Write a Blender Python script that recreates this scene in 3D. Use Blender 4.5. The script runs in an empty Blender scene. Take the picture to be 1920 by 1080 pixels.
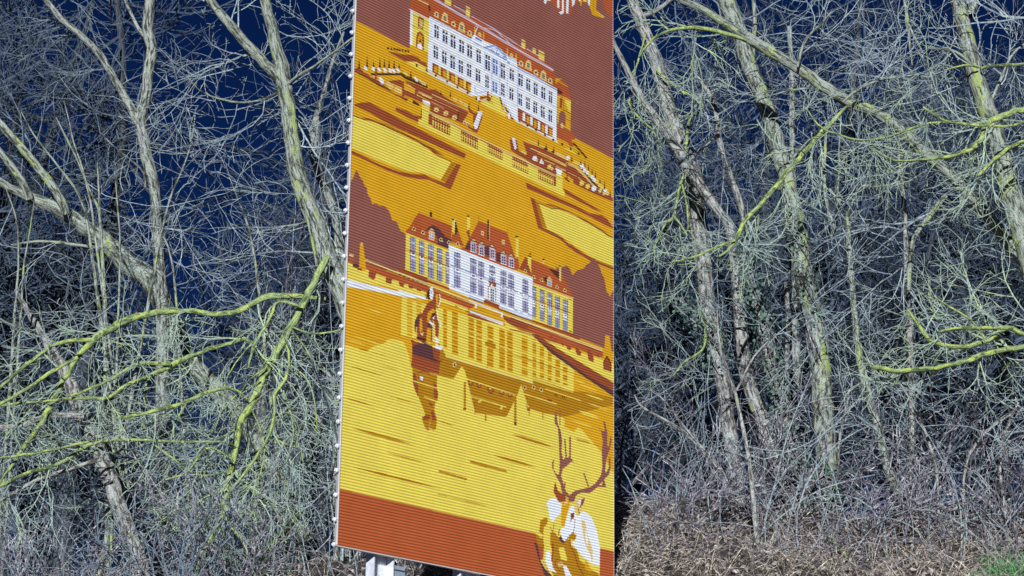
import bpy, math, random
import numpy as np
from mathutils import Vector, Matrix

rng = np.random.default_rng(11)
random.seed(11)
scene = bpy.context.scene
COL = scene.collection

# ------------------------------------------------------------------ camera
FPX = 3934.0                      # focal length in pixels of the 1920 px wide photograph
UPC = np.array([165.0, -13570.0, 3934.0]); UPC /= np.linalg.norm(UPC)     # world up seen in camera axes (right, down, forward)
FWD = np.array([0, 0, 1.0]) - UPC * UPC[2]; FWD /= np.linalg.norm(FWD)
RGT = np.cross(FWD, UPC)
if RGT[0] < 0: RGT = -RGT
C2W = np.stack([RGT, FWD, UPC])   # rows: world x, y, z in camera axes
EYE = np.array([0.0, 0.0, 1.6])

def ray(px, py):
    return C2W @ np.array([px - 960.0, py - 540.0, FPX])

def P(px, py, depth):
    d = ray(px, py)
    return EYE + d * (depth / d[1])

def px_size(depth):               # metres covered by one photograph pixel at a depth
    return depth / FPX * 0.98

cam_d = bpy.data.cameras.new('camera')
cam = bpy.data.objects.new('camera', cam_d); COL.objects.link(cam)
right, down, fwd = C2W[:, 0], C2W[:, 1], C2W[:, 2]
M = Matrix(((right[0], -down[0], -fwd[0], EYE[0]), (right[1], -down[1], -fwd[1], EYE[1]), (right[2], -down[2], -fwd[2], EYE[2]), (0, 0, 0, 1)))
cam.matrix_world = M
cam_d.sensor_width = 36.0
cam_d.lens = FPX / 1920.0 * 36.0
cam_d.clip_start = 0.1
cam_d.clip_end = 2000.0
scene.camera = cam

# ------------------------------------------------------------------ light: one low lamp-like sun from behind the camera, night sky
SUN_EL, SUN_AZ = math.radians(15.5), math.radians(6.0)
LD = Vector((math.sin(SUN_AZ) * math.cos(SUN_EL), math.cos(SUN_AZ) * math.cos(SUN_EL), -math.sin(SUN_EL)))
sd = bpy.data.lights.new('sun', 'SUN'); sd.energy = 5.0; sd.angle = math.radians(0.5); sd.color = (0.93, 0.97, 1.0)
so = bpy.data.objects.new('sun', sd); COL.objects.link(so)
so.rotation_mode = 'QUATERNION'; so.rotation_quaternion = LD.to_track_quat('-Z', 'Y')
world = bpy.data.worlds.new('World'); scene.world = world; world.use_nodes = True
wn, wl = world.node_tree.nodes, world.node_tree.links
bg = wn['Background']
sky = wn.new('ShaderNodeTexSky'); sky.sky_type = 'NISHITA'; sky.sun_disc = False
sky.sun_elevation = SUN_EL; sky.sun_rotation = math.pi + SUN_AZ
sky.air_density = 1.0; sky.dust_density = 0.0; sky.ozone_density = 6.0
tint = wn.new('ShaderNodeMix'); tint.data_type = 'RGBA'; tint.blend_type = 'MULTIPLY'; tint.inputs[0].default_value = 1.0
tint.inputs[7].default_value = (0.16, 0.42, 1.0, 1)
wl.new(sky.outputs[0], tint.inputs[6]); wl.new(tint.outputs[2], bg.inputs[0])
bg.inputs[1].default_value = 0.0118
scene.view_settings.view_transform = 'Standard'
scene.view_settings.look = 'None'
scene.view_settings.exposure = 0.28
scene.view_settings.gamma = 1.0
scene.view_settings.use_curve_mapping = False

# ------------------------------------------------------------------ helpers
def lin(r, g, b):
    f = lambda c: (c / 255) / 12.92 if c / 255 <= 0.04045 else ((c / 255 + 0.055) / 1.055) ** 2.4
    return (f(r), f(g), f(b), 1.0)

def new_mat(name):
    m = bpy.data.materials.new(name); m.use_nodes = True
    return m, m.node_tree.nodes, m.node_tree.links, m.node_tree.nodes['Principled BSDF']

def noise(n, l, vec, scale, detail=4.0, rough=0.6):
    t = n.new('ShaderNodeTexNoise'); t.inputs['Scale'].default_value = scale
    t.inputs['Detail'].default_value = detail; t.inputs['Roughness'].default_value = rough
    if vec is not None: l.new(vec, t.inputs['Vector'])
    return t.outputs['Fac']

def ramp(n, l, fac, stops):
    r = n.new('ShaderNodeValToRGB')
    e = r.color_ramp.elements
    while len(e) < len(stops): e.new(0.5)
    for k, (p, c) in enumerate(stops):
        e[k].position = p; e[k].color = c if len(c) == 4 else (*c, 1)
    l.new(fac, r.inputs[0]); return r.outputs[0]

def mixc(n, l, fac, a, b):
    m = n.new('ShaderNodeMix'); m.data_type = 'RGBA'
    for sock, v in ((0, fac), (6, a), (7, b)):
        if hasattr(v, 'is_linked'): l.new(v, m.inputs[sock])
        elif sock == 0: m.inputs[0].default_value = v
        else: m.inputs[sock].default_value = v if len(v) == 4 else (*v, 1)
    return m.outputs[2]

def simple_mat(name, col, rough=0.6, metal=0.0, var=0.15, scale=8.0):
    m, n, l, b = new_mat(name)
    tc = n.new('ShaderNodeTexCoord')
    f = noise(n, l, tc.outputs['Object'], scale)
    lo = tuple(c * (1 - var) for c in col[:3]); hi = tuple(min(1, c * (1 + var)) for c in col[:3])
    l.new(ramp(n, l, f, [(0.3, lo), (0.7, hi)]), b.inputs['Base Color'])
    b.inputs['Roughness'].default_value = rough; b.inputs['Metallic'].default_value = metal
    return m

def link_mesh(name, V, F, mats, parent=None, midx=None, smooth=False, attr=None):
    """V (n,3); F (k,4) quads or (k,3) triangles"""
    V = np.ascontiguousarray(V, dtype=np.float32); F = np.ascontiguousarray(F, dtype=np.int32)
    me = bpy.data.meshes.new(name)
    k, c = F.shape
    me.vertices.add(len(V)); me.vertices.foreach_set('co', V.ravel())
    me.loops.add(k * c); me.loops.foreach_set('vertex_index', F.ravel())
    me.polygons.add(k)
    me.polygons.foreach_set('loop_start', np.arange(0, k * c, c, dtype=np.int32))
    me.polygons.foreach_set('loop_total', np.full(k, c, dtype=np.int32))
    for m in (mats if isinstance(mats, (list, tuple)) else [mats]): me.materials.append(m)
    if midx is not None: me.polygons.foreach_set('material_index', np.ascontiguousarray(midx, dtype=np.int32))
    me.polygons.foreach_set('use_smooth', np.full(k, smooth, dtype=bool))
    if attr is not None:
        a = me.attributes.new('bark_co', 'FLOAT_VECTOR', 'POINT')
        a.data.foreach_set('vector', np.ascontiguousarray(attr, dtype=np.float32).ravel())
    me.update(calc_edges=True)
    o = bpy.data.objects.new(name, me); COL.objects.link(o)
    if parent is not None:
        o.parent = parent
        o.matrix_parent_inverse = Matrix.Identity(4)
        o.location = (0, 0, 0)
    return o

def tag(o, label=None, cat=None, group=None, kind=None):
    if label: o['label'] = label
    if cat: o['category'] = cat
    if group: o['group'] = group
    if kind: o['kind'] = kind
    return o

def empty(name, loc=(0, 0, 0)):
    o = bpy.data.objects.new(name, None); COL.objects.link(o); o.location = loc
    o.empty_display_size = 0.2
    return o

class Acc:
    """collects quads of many shapes that make up one part"""
    def __init__(s): s.V = []; s.F = []; s.M = []; s.A = []; s.n = 0
    def add(s, V, F, mi=0, A=None):
        V = np.asarray(V, float); F = np.asarray(F, int)
        s.V.append(V); s.F.append(F + s.n); s.M.append(np.full(len(F), mi)); s.n += len(V)
        s.A.append(np.asarray(A, float) if A is not None else V)
    def box(s, o, ax, ay, az, mi=0):
        o, ax, ay, az = (np.asarray(q, float) for q in (o, ax, ay, az))
        V = [o + i * ax + j * ay + k * az for k in (0, 1) for j in (0, 1) for i in (0, 1)]
        F = [(0, 2, 3, 1), (4, 5, 7, 6), (0, 1, 5, 4), (2, 6, 7, 3), (0, 4, 6, 2), (1, 3, 7, 5)]
        s.add(V, F, mi)
    def build(s, name, mats, parent=None, smooth=False, attr=False, origin=None):
        V = np.concatenate(s.V)
        if origin is not None: V = V - np.asarray(origin)
        return link_mesh(name, V, np.concatenate(s.F), mats, parent, np.concatenate(s.M), smooth,
                         np.concatenate(s.A) if attr else None)

def tube(Pn, Rn, sides, cap=True, ridge=None):
    """Pn (n,m,3) Rn (n,m) -> verts, quads, bark coordinates for n tubes at once"""
    Pn = np.asarray(Pn, float); Rn = np.asarray(Rn, float)
    n, m, _ = Pn.shape
    T = np.gradient(Pn, axis=1); T /= np.linalg.norm(T, axis=2, keepdims=True) + 1e-9
    mean = Pn[:, -1] - Pn[:, 0]
    mean /= np.linalg.norm(mean, axis=1, keepdims=True) + 1e-9
    ref = np.where(np.abs(mean[:, 1:2]) < 0.75, np.array([[0.13, 0.99, 0.05]]), np.array([[0.99, 0.02, 0.13]]))
    A = np.cross(T, ref[:, None, :]); A /= np.linalg.norm(A, axis=2, keepdims=True) + 1e-9
    B = np.cross(T, A)
    ang = np.arange(sides) / sides * 2 * np.pi
    ca, sa = np.cos(ang), np.sin(ang)
    R = Rn[:, :, None] * np.ones(sides)
    if ridge is not None: R = R * ridge
    V = Pn[:, :, None, :] + R[..., None] * (ca[None, None, :, None] * A[:, :, None, :] + sa[None, None, :, None] * B[:, :, None, :])
    seg = np.linalg.norm(np.diff(Pn, axis=1), axis=2)
    Ln = np.concatenate([np.zeros((n, 1)), np.cumsum(seg, axis=1)], axis=1)
    r0 = Rn.mean(axis=1)[:, None, None]
    off = (np.arange(n) * 3.7)[:, None, None]
    co = np.stack(np.broadcast_arrays(ca[None, None, :] * r0 + off, sa[None, None, :] * r0 + off * 0.3, Ln[:, :, None]), axis=-1)
    idx = np.arange(n * m * sides).reshape(n, m, sides)
    a = idx[:, :-1, :]; b = idx[:, 1:, :]
    F = np.stack([a, np.roll(a, -1, axis=2), np.roll(b, -1, axis=2), b], axis=-1).reshape(-1, 4)
    V = V.reshape(-1, 3); co = co.reshape(-1, 3)
    if cap and sides >= 5:
        ext = []
        for q in range(n):
            ring = idx[q, -1]
            for k in range(1, sides - 2, 2):
                ext.append((ring[0], ring[k], ring[k + 1], ring[(k + 2) % sides]))
        F = np.concatenate([F, np.array(ext)])
    return V, F, co

def resample(pts, m):
    pts = np.asarray(pts, float)
    d = np.concatenate([[0], np.cumsum(np.linalg.norm(np.diff(pts[:, :3], axis=0), axis=1))])
    # smooth by chord-length Catmull-Rom through the traced points
    t = np.linspace(0, d[-1], m)
    out = np.zeros((m, pts.shape[1]))
    for k, tt in enumerate(t):
        i = min(max(np.searchsorted(d, tt) - 1, 0), len(pts) - 2)
        h = d[i + 1] - d[i] + 1e-9; s = (tt - d[i]) / h
        p0, p1 = pts[i], pts[i + 1]
        m0 = (pts[i + 1] - pts[i - 1]) / (d[i + 1] - d[i - 1]) * h if i > 0 else p1 - p0
        m1 = (pts[i + 2] - pts[i]) / (d[i + 2] - d[i]) * h if i + 2 < len(pts) else p1 - p0
        out[k] = (2 * s**3 - 3 * s**2 + 1) * p0 + (s**3 - 2 * s**2 + s) * m0 + (-2 * s**3 + 3 * s**2) * p1 + (s**3 - s**2) * m1
    return out

# ------------------------------------------------------------------ ground: road level, wooded bank, flat top
def sstep(a, b, x):
    t = np.clip((x - a) / (b - a), 0, 1); return t * t * (3 - 2 * t)

def ground_h(x, y):
    x = np.asarray(x, float); y = np.asarray(y, float)
    sl = 0.335 + 0.06 * sstep(-3.0, 1.5, x)
    base = np.where(y < 11, 0.0, np.where(y < 28, sl * (y - 11), sl * 17 + 0.02 * (y - 28)))
    bump = 0.07 * np.sin(x * 1.7 + y * 0.9) * np.cos(y * 1.3 - x * 0.5) + 0.05 * np.sin(x * 3.9 + 1) * np.sin(y * 3.1) + 0.12 * np.sin(x * 0.55 + 2)
    return base + bump * sstep(11, 14, y)

def make_ground():
    xs = np.concatenate([[-600, -200, -80, -40], np.linspace(-24, 24, 161), [40, 80, 200, 600]])
    ys = np.concatenate([[-600, -100, -20, 0, 6, 10], np.linspace(11, 44, 133), [50, 70, 120, 250, 700]])
    X, Y = np.meshgrid(xs, ys)
    V = np.stack([X, Y, ground_h(X, Y)], axis=-1).reshape(-1, 3)
    nx = len(xs); idx = np.arange(len(V)).reshape(len(ys), nx)
    F = np.stack([idx[:-1, :-1], idx[:-1, 1:], idx[1:, 1:], idx[1:, :-1]], axis=-1).reshape(-1, 4)
    m, n, l, b = new_mat('leaf_mould')
    tc = n.new('ShaderNodeTexCoord')
    f = noise(n, l, tc.outputs['Object'], 9.0, 8, 0.7)
    f2 = noise(n, l, tc.outputs['Object'], 40.0, 4, 0.7)
    c1 = ramp(n, l, f, [(0.25, (0.012, 0.010, 0.010)), (0.5, (0.04, 0.032, 0.028)), (0.75, (0.10, 0.08, 0.07))])
    c2 = ramp(n, l, f2, [(0.3, (0.015, 0.012, 0.012)), (0.7, (0.11, 0.09, 0.08))])
    l.new(mixc(n, l, 0.5, c1, c2), b.inputs['Base Color'])
    b.inputs['Roughness'].default_value = 0.95
    bp = n.new('ShaderNodeBump'); bp.inputs['Strength'].default_value = 0.8; bp.inputs['Distance'].default_value = 0.05
    l.new(f2, bp.inputs['Height']); l.new(bp.outputs[0], b.inputs['Normal'])
    tag(link_mesh('ground', V, F, m, smooth=True), kind='structure', label='wooded bank covered in dead leaves behind the sign')
make_ground()

# ------------------------------------------------------------------ the sign: its plane, and the flat print on it
SIGN_D = 20.0
XV, YV = 4230.0, 1718.0           # where the ribs of the sign converge in the photograph
UD = C2W @ np.array([XV - 960, YV - 540, FPX]); UD[2] = 0; UD /= np.linalg.norm(UD)     # along the ribs
ND = np.array([UD[1], -UD[0], 0.0])                                                      # out of the printed face
S0 = P(633.0, 1022.0, SIGN_D)     # lower left corner of the printed face

def to_uv(px, py):
    d = ray(px, py)
    t = np.dot(S0 - EYE, ND) / np.dot(d, ND)
    q = EYE + d * t - S0
    return np.dot(q, UD), q[2]

SIGN_W = to_uv(1150.6, 540.0)[0]
PLANK = 0.2405; RIBS = 8; SUB = 10
V_TOP = to_uv(1150.6, -60.0)[1]
NPL = int(math.ceil(V_TOP / PLANK))
DV = PLANK / RIBS / SUB
NROW = NPL * RIBS * SUB
NCOL = 1150
DU = SIGN_W / NCOL
ART = np.zeros((NROW, NCOL), dtype=np.uint8)

# the inks of the print
INK = {}
INKS = [('B', 'brown', (0.32, 0.114, 0.086)), ('O', 'gold', (0.76, 0.41, 0.014)), ('Y', 'yellow', (0.84, 0.69, 0.11)),
        ('W', 'white', (0.86, 0.88, 0.95)), ('R', 'russet', (0.37, 0.085, 0.03)), ('D', 'dark_brown', (0.10, 0.035, 0.012)),
        ('N', 'navy', (0.055, 0.05, 0.12)), ('T', 'tile', (0.50, 0.115, 0.035)), ('L', 'light_blue', (0.42, 0.56, 0.85)),
        ('G', 'amber', (0.50, 0.235, 0.008)), ('K', 'lilac', (0.66, 0.52, 0.60)), ('C', 'cream', (0.80, 0.60, 0.24)),
        ('P', 'plum', (0.135, 0.05, 0.055)), ('V', 'lavender', (0.42, 0.40, 0.58)), ('U', 'blue', (0.14, 0.20, 0.50)),
        ('S', 'scratch', (0.32, 0.16, 0.13))]
for k, q in enumerate(INKS): INK[q[0]] = k

TX = [0.0, 0.0, 1.0]
def Z(x, y, s=1.0):                # the numbers that follow are in a crop of the photograph
    TX[:] = [x, y, s]
def pt(x, y): return (TX[0] + x / TX[2], TX[1] + y / TX[2])

def fill_px(ink, pts):
    uv = np.array([to_uv(x, y) for x, y in pts])
    c = uv[:, 0] / DU - 0.5; r = uv[:, 1] / DV - 0.5
    r0, r1 = max(0, int(math.ceil(r.min()))), min(NROW - 1, int(math.floor(r.max())))
    k = INK[ink]
    c2, r2 = np.roll(c, -1), np.roll(r, -1)
    for row in range(r0, r1 + 1):
        hit = (r <= row) != (r2 <= row)
        if not hit.any(): continue
        xs = np.sort(c[hit] + (row - r[hit]) / (r2[hit] - r[hit]) * (c2[hit] - c[hit]))
        for a, b in zip(xs[::2], xs[1::2]):
            a, b = max(0, int(math.ceil(a))), min(NCOL, int(math.floor(b)) + 1)
            if b > a: ART[row, a:b] = k

def nums(s): 
    v = [float(q) for q in s.replace(',', ' ').split()]
    return [pt(v[i], v[i + 1]) for i in range(0, len(v) - 1, 2)]
def poly(ink, s): fill_px(ink, nums(s))
def line(ink, s, w):               # w in crop pixels
    p = nums(s); w = w / TX[2]
    for (x0, y0), (x1, y1) in zip(p[:-1], p[1:]):
        L = math.hypot(x1 - x0, y1 - y0) + 1e-6
        nx, ny = -(y1 - y0) / L * w / 2, (x1 - x0) / L * w / 2
        ex, ey = (x1 - x0) / L * w * 0.2, (y1 - y0) / L * w * 0.2
        fill_px(ink, [(x0 + nx - ex, y0 + ny - ey), (x1 + nx + ex, y1 + ny + ey), (x1 - nx + ex, y1 - ny + ey), (x0 - nx - ex, y0 - ny - ey)])
def lens(ink, x0, y0, x1, y1, w):  # a stroke that thins at both ends
    dx, dy = x1 - x0, y1 - y0; L = math.hypot(dx, dy); nx, ny = -dy / L * w / 2, dx / L * w / 2
    fill_px(ink, [pt(x0, y0), pt(x0 + dx * .3 + nx, y0 + dy * .3 + ny), pt(x0 + dx * .7 + nx, y0 + dy * .7 + ny), pt(x1, y1),
                  pt(x0 + dx * .7 - nx, y0 + dy * .7 - ny), pt(x0 + dx * .3 - nx, y0 + dy * .3 - ny)])
def blob(ink, x, y, rx, ry=None, tilt=0.0):
    ry = ry or rx; ct, st = math.cos(tilt), math.sin(tilt)
    fill_px(ink, [pt(x + rx * math.cos(a) * ct - ry * math.sin(a) * st, y + rx * math.cos(a) * st + ry * math.sin(a) * ct)
                  for a in np.linspace(0, 2 * math.pi, 14, endpoint=False)])
def para(ink, x0, x1, y0, y1, sl):  # upright parallelogram: left edge spans y0..y1, everything falls by sl to the right
    d = (x1 - x0) * sl
    fill_px(ink, [pt(x0, y0), pt(x1, y0 + d), pt(x1, y1 + d), pt(x0, y1)])

def draw_sky_and_upper_castle():
    Z(0, 0); poly('B', '500 -400 1300 -400 1300 1300 500 1300')
    poly('O', '560 -20 669.4 39.4 769 91.5 1080 259 1150 297.5 1300 378 1300 1300 500 1300')
    # people's legs and a cloak at the top right
    Z(900, 0, 7.385)
    poly('T', '800 -60 850 0 900 22 1010 50 1095 135 1290 190 1320 60 1500 30 1500 -120 800 -120')
    poly('B', '930 60 960 15 1010 50 1070 110 1100 180 1190 210 1290 90 1330 45 1400 30 1480 40 1520 90 1560 205 1690 250 1500 300 900 200')
    poly('T', '1225 20 1300 0 1270 190 1230 212'); poly('T', '1050 -40 1095 -40 1085 140 1050 95')
    poly('W', '1070 -60 1102 -60 1102 118 1075 100'); poly('W', '1140 -60 1166 -60 1164 180 1120 203 1098 165 1140 152')
    poly('W', '1200 -60 1238 -60 1226 192 1195 182'); poly('W', '1275 -60 1328 -60 1312 60 1280 92')
    poly('W', '880 -60 985 -60 985 8 930 6 916 55 893 45'); poly('W', '1350 -60 1400 -60 1390 25 1365 5'); poly('O', '1390 -60 1420 -60 1412 82 1394 70')
    poly('Y', '1425 -60 1480 -60 1480 28 1430 20'); poly('W', '1490 -60 1534 -60 1522 85 1500 55')
    poly('O', '1535 -60 1618 -60 1612 140 1650 165 1732 240 1700 250 1560 205 1522 90'); line('G', '1575 -60 1572 180', 8); line('C', '1640 175 1720 235', 10)
    poly('T', '1620 -60 1645 -60 1635 20'); poly('T', '1690 -60 1900 -60 1900 270 1800 220 1730 120')
    line('S', '480 325 690 440', 4); line('S', '690 440 900 560', 3); line('S', '1390 350 1500 410', 4); line('S', '70 80 160 135', 3)
    # roofs
    Z(630, 0, 3.5556)
    poly('T', '510 -40 495 60 625 125 690 40 660 -60')
    poly('T', '700 -20 790 38 870 85 900 110 1060 192 1245 318 1350 370 1450 465 1490 600 1475 600 905 268 625 108 640 40 655 -30')
    poly('D', '622 20 634 60 628 85 617 50')
    poly('B', '705 -20 735 -20 735 8 770 15 772 42 788 40 870 88 905 122 870 118 780 62 700 10')
    poly('B', '962 182 1055 203 1170 292 960 185'); poly('B', '1100 240 1240 322 1230 320 1110 255')
    line('K', '640 -16 760 54 930 156 1190 316 1450 468', 15)
    line('K', '785 36 870 84', 6); line('K', '908 108 1060 195 1245 318', 6); line('K', '935 172 1060 200', 5); line('K', '1060 198 1190 312', 6)
    line('K', '1275 325 1350 372', 7); line('C', '545 -6 620 30', 8); poly('K', '480 58 500 60 630 128 620 138')
    for x0, x1, y0, y1 in ((727, 770, -25, 22), (868, 895, 36, 104), (1238, 1264, 257, 318), (1312, 1335, 315, 346), (1352, 1391, 330, 393)):
        para('C', x0, x1, y0, y1, .5); h = y1 - y0
        para('R', x0, x1, y0 + .22 * h, y0 + .32 * h, .5); para('Y', x0, x1, y0 + .36 * h, y0 + .75 * h, .5)
    # left wing
    Z(760, 0, 9)
    poly('Y', '92 160 410 335 390 885 80 745'); poly('W', '90 155 132 182 122 770 80 745')
    line('W', '90 158 410 338', 12); line('D', '100 228 400 388', 4); line('D', '90 405 410 578', 6); line('G', '110 560 180 600', 4)
    for y in (480, 640, 700): line('C', '95 %d 180 %d' % (y, y + 40), 4)
    poly('R', '225 262 318 310 305 505 215 452'); poly('C', '245 310 300 340 293 470 245 448'); line('R', '270 325 268 455', 6)
    poly('R', '183 800 190 620 207 552 250 528 300 560 322 620 316 850'); poly('O', '215 780 217 620 250 568 290 610 292 720')
    line('R', '238 600 238 720', 6); line('R', '265 600 265 720', 6); blob('D', 255, 690, 22, 18); poly('W', '200 760 240 735 272 740 305 810 270 850 228 838')
    poly('O', '80 748 400 890 395 1080 200 1000 80 880')
    # facade
    Z(630, 0, 3.5556)
    poly('W', '625 108 905 258 915 235 930 232 1000 278 1060 300 1085 315 1150 375 1205 395 1212 442 1477 592 1470 950 1205 812 1110 672 1092 652 1020 622 900 642 612 490')
    Z(760, 0, 9)
    line('L', '430 300 1130 682', 10); line('U', '440 330 1120 690', 3); line('L', '1130 690 1440 860', 6)
    line('V', '404 690 1130 1062', 5); line('D', '404 600 480 640', 4); poly('U', '1190 615 1300 688 1300 712 1185 645')
    line('L', '440 320 440 690', 5)
    Z(930, 80, 9)
    line('L', '380 430 1030 800', 22); line('U', '380 440 1020 795', 4); line('U', '380 400 370 1080', 8); line('V', '380 770 1030 1095', 6)
    line('V', '200 330 190 900', 5); poly('L', '215 240 330 300 330 325 215 265'); line('U', '200 340 370 420', 8); line('L', '200 320 200 900', 5)
    poly('U', '200 310 240 335 240 365 200 340')
    Z(790, 80, 9)
    poly('L', '1050 75 1255 30 1450 225 1450 310'); poly('W', '1130 98 1245 66 1385 212 1400 250')
    line('U', '1060 78 1255 42', 12); line('U', '1255 42 1440 232', 7); line('U', '890 0 1065 85 1440 298', 11)
    for q in ('1160 120 1200 110 1230 140', '1240 90 1290 110 1270 170 1310 200', '1320 170 1300 210', '1380 250 1420 230', '1190 130 1240 160'): line('U', q, 11)
    line('L', '1078 150 1078 480', 9); line('U', '1195 230 1195 860', 6); line('U', '1330 300 1330 900', 6); line('L', '1080 330 1160 360', 5)
    # windows: left edge, right edge, top, bottom in photograph pixels
    Z(0, 0)
    wins = [(815.5, 823, 46, 69), (831, 839.5, 56, 78), (846, 854.5, 64, 87), (862, 870.5, 74, 96), (877, 885.5, 83, 105), (894.4, 902, 92, 115),
            (911, 919, 101.5, 129), (925, 933.5, 110, 137), (940, 947.3, 118, 145), (956.6, 964, 128, 148),
            (814, 821.7, 85, 107), (830, 837.7, 95, 117), (845.5, 853.4, 103, 126), (861, 868.5, 112, 134.5), (876.7, 884, 119, 141), (893, 901, 129, 151),
            (956, 963, 164.4, 185), (973.3, 980.5, 137.8, 159), (987.8, 994.4, 147, 168), (1001.7, 1008.3, 154.4, 175.5), (1016, 1022.8, 162, 183), (1030, 1036, 170.5, 191),
            (973.3, 979.4, 175, 195.5), (987.2, 993.9, 182, 202.5), (1001, 1007.8, 190, 210.5), (1015, 1021.7, 197.8, 218.5), (1029.4, 1035.6, 205, 226)]
    for k, (x0, x1, y0, y1) in enumerate(wins):
        w, h = x1 - x0, y1 - y0
        ink = 'U' if k == 7 else 'N'
        para('C' if k != 7 else 'L', x0 - 1, x1 + 1, y0 - 2.2, y0 - .8, .52)
        para('L', x0 - .9, x0 - .2, y0, y1, .52)
        for a, b in ((0, .42), (.6, 1)):
            para(ink, x0 + a * w, x0 + b * w, y0 + a * w * .52, y0 + .26 * h + a * w * .52, .52)
            para(ink, x0 + a * w, x0 + b * w, y0 + .36 * h + a * w * .52, y1 + a * w * .52, .52)
        para('C', x0, x1, y1 + .8, y1 + 1.5, .52)
    for x0, x1, y0, y1, ink in ((910.5, 917, 141, 163, 'N'), (924, 932.8, 152, 171, 'U'), (940, 946.7, 158, 178, 'N')):
        w = x1 - x0; para('R' if ink == 'N' else 'L', x0, x1, y0 - 2.5, y0 - .8, .5)
        for a, b in ((0, .42), (.58, 1)):
            for c0, c1 in ((0, .25), (.32, .6), (.67, 1)):
                para(ink, x0 + a * w, x0 + b * w, y0 + c0 * (y1 - y0) + a * w * .5, y0 + c1 * (y1 - y0) + a * w * .5, .5)
    # dormers, round windows and finials in the roof
    Z(630, 0, 3.5556)
    for x, y in ((672, 95), (785, 158), (893, 220), (960, 228), (1172, 367), (1235, 422), (1335, 482), (1430, 537)):
        r = 15 if x not in (960, 1172) else 11
        poly('C', '%f %f %f %f %f %f %f %f %f %f %f %f' % (x - r, y + r * .7, x - r, y - r * .5, x - r * .4, y - r * 1.3, x + r * .5, y - r * 1.1, x + r, y - r * .1, x + r, y + r * 1.9))
        blob('N' if r > 12 else 'O', x, y + 1, r * .45, r * .6)
    for x, y in ((728, 120), (840, 184), (1284, 437), (1384, 507)):
        poly('C', '%f %f %f %f %f %f %f %f %f %f %f %f' % (x - 25, y + 14, x - 14, y - 30, x, y - 40, x + 18, y - 22, x + 20, y + 12, x + 26, y + 38))
        para('N', x - 7, x - 1, y - 20, y + 12, .5); para('N', x + 2, x + 8, y - 16, y + 17, .5)
    for x, y in ((928, 205), (986, 238), (1145, 345), (1203, 382)):
        line('C', '%f %f %f %f' % (x, y - 26, x, y + 24), 5); blob('O', x, y, 7, 10)
    line('W', '945 180 925 235', 5)
    # basement left and right
    Z(790, 80, 9)
    poly('R', '195 335 860 690 842 885 190 520')
    for x, y in ((225, 385), (370, 462), (512, 540), (652, 615), (790, 693)): para('O', x, x + 52, y, y + 105, .52)
    for x, y in ((292, 390), (432, 465), (576, 545), (716, 622)): para('Y', x, x + 42, y, y + 140, .52)
    poly('W', '120 295 195 338 188 480 118 440'); poly('W', '848 680 912 715 905 872 838 850')
    line('C', '0 400 110 470 250 548 445 655 615 748 860 885', 44); line('W', '120 470 860 880', 14)
    for x, y in ((100, 475), (248, 552), (442, 655), (614, 750), (785, 845)): blob('D', x, y, 16, 24, -.4)
    Z(900, 180, 9)
    poly('R', '640 195 1240 545 1232 700 648 425')
    for x, y in ((672, 270), (795, 335), (918, 405), (1050, 475), (1175, 545)): para('O' if x > 700 else 'T', x, x + 42, y, y + 120, .52)
    for x, y in ((725, 270), (852, 342), (980, 415), (1106, 485)): para('W', x, x + 42, y, y + 140, .52)
    poly('W', '1232 545 1298 560 1296 735 1228 700')
    line('C', '680 440 1320 785', 30); line('W', '690 440 1320 778', 12)
    for x, y in ((808, 492), (950, 572), (1102, 655), (1242, 735), (1392, 812)): blob('D', x, y, 17, 24, -.4)
    # right wing
    Z(930, 80, 9)
    poly('T', '1000 600 1030 592 1110 610 1215 735 1270 975 1040 870 1030 760 1002 700'); poly('D', '1045 760 1130 840 1120 870 1040 850')
    poly('O', '1000 600 1120 605 1060 640 1020 700'); line('O', '1055 640 1218 742', 16)
    Z(1000, 180, 9)
    poly('O', '405 -20 560 20 640 72 632 592 410 460'); poly('Y', '535 70 640 100 630 292 600 245')
    poly('R', '455 15 505 25 485 205 450 192'); line('R', '520 50 515 200', 10); line('D', '408 168 640 302', 8); line('R', '560 390 635 425', 7); line('C', '420 5 640 100', 8)
    poly('B', '432 480 440 300 482 242 522 262 552 325 546 510 495 470'); poly('C', '470 470 490 445 505 500 515 550 470 520')
    poly('T', '400 465 440 490 505 560 632 600 722 690 705 735 640 735 700 830 650 862 560 770 400 695')
    for k in range(13): blob('D', 690 + 210 * k / 12, 800 + 240 * k / 12, 14, 19)
    poly('Y', '520 880 625 880 755 1000'); 
    for x, y in ((492, 815), (635, 892), (770, 970)): blob('D', x, y, 18, 24, -.4)
    blob('S', 750, 110, 20); line('S', '800 130 1150 260', 6)
    # stairs between the wings
    Z(900, 180, 9)
    poly('Y', '180 -10 345 20 372 225 470 320 440 345 10 130 60 95')
    poly('W', '388 80 622 182 645 410 560 388 445 170'); line('L', '420 110 560 330 640 350', 8); line('V', '385 70 620 175', 6)
    line('D', '345 25 368 120 440 225 520 315', 22); line('W', '380 90 430 250 480 290', 12); poly('W', '465 345 478 290 505 290 520 370 490 385'); blob('D', 470, 362, 12)
    poly('W', '570 370 640 390 655 420 600 410'); poly('R', '520 320 575 380 560 400 520 370')
    Z(790, 80, 9)
    poly('W', '905 720 1110 820 1140 890 850 900 845 830'); line('U', '912 735 912 850', 9); line('U', '918 856 1100 822', 8); line('V', '925 715 1120 800', 8)
    poly('R', '990 915 1110 905 1118 815 1140 820 1140 900 1195 955 1140 995 1100 960 1000 965'); poly('W', '955 900 992 905 985 1000 950 970'); poly('D', '920 920 950 930 945 970 915 950'); poly('C', '1000 960 1110 930 1100 1000 1010 1000')
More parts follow.
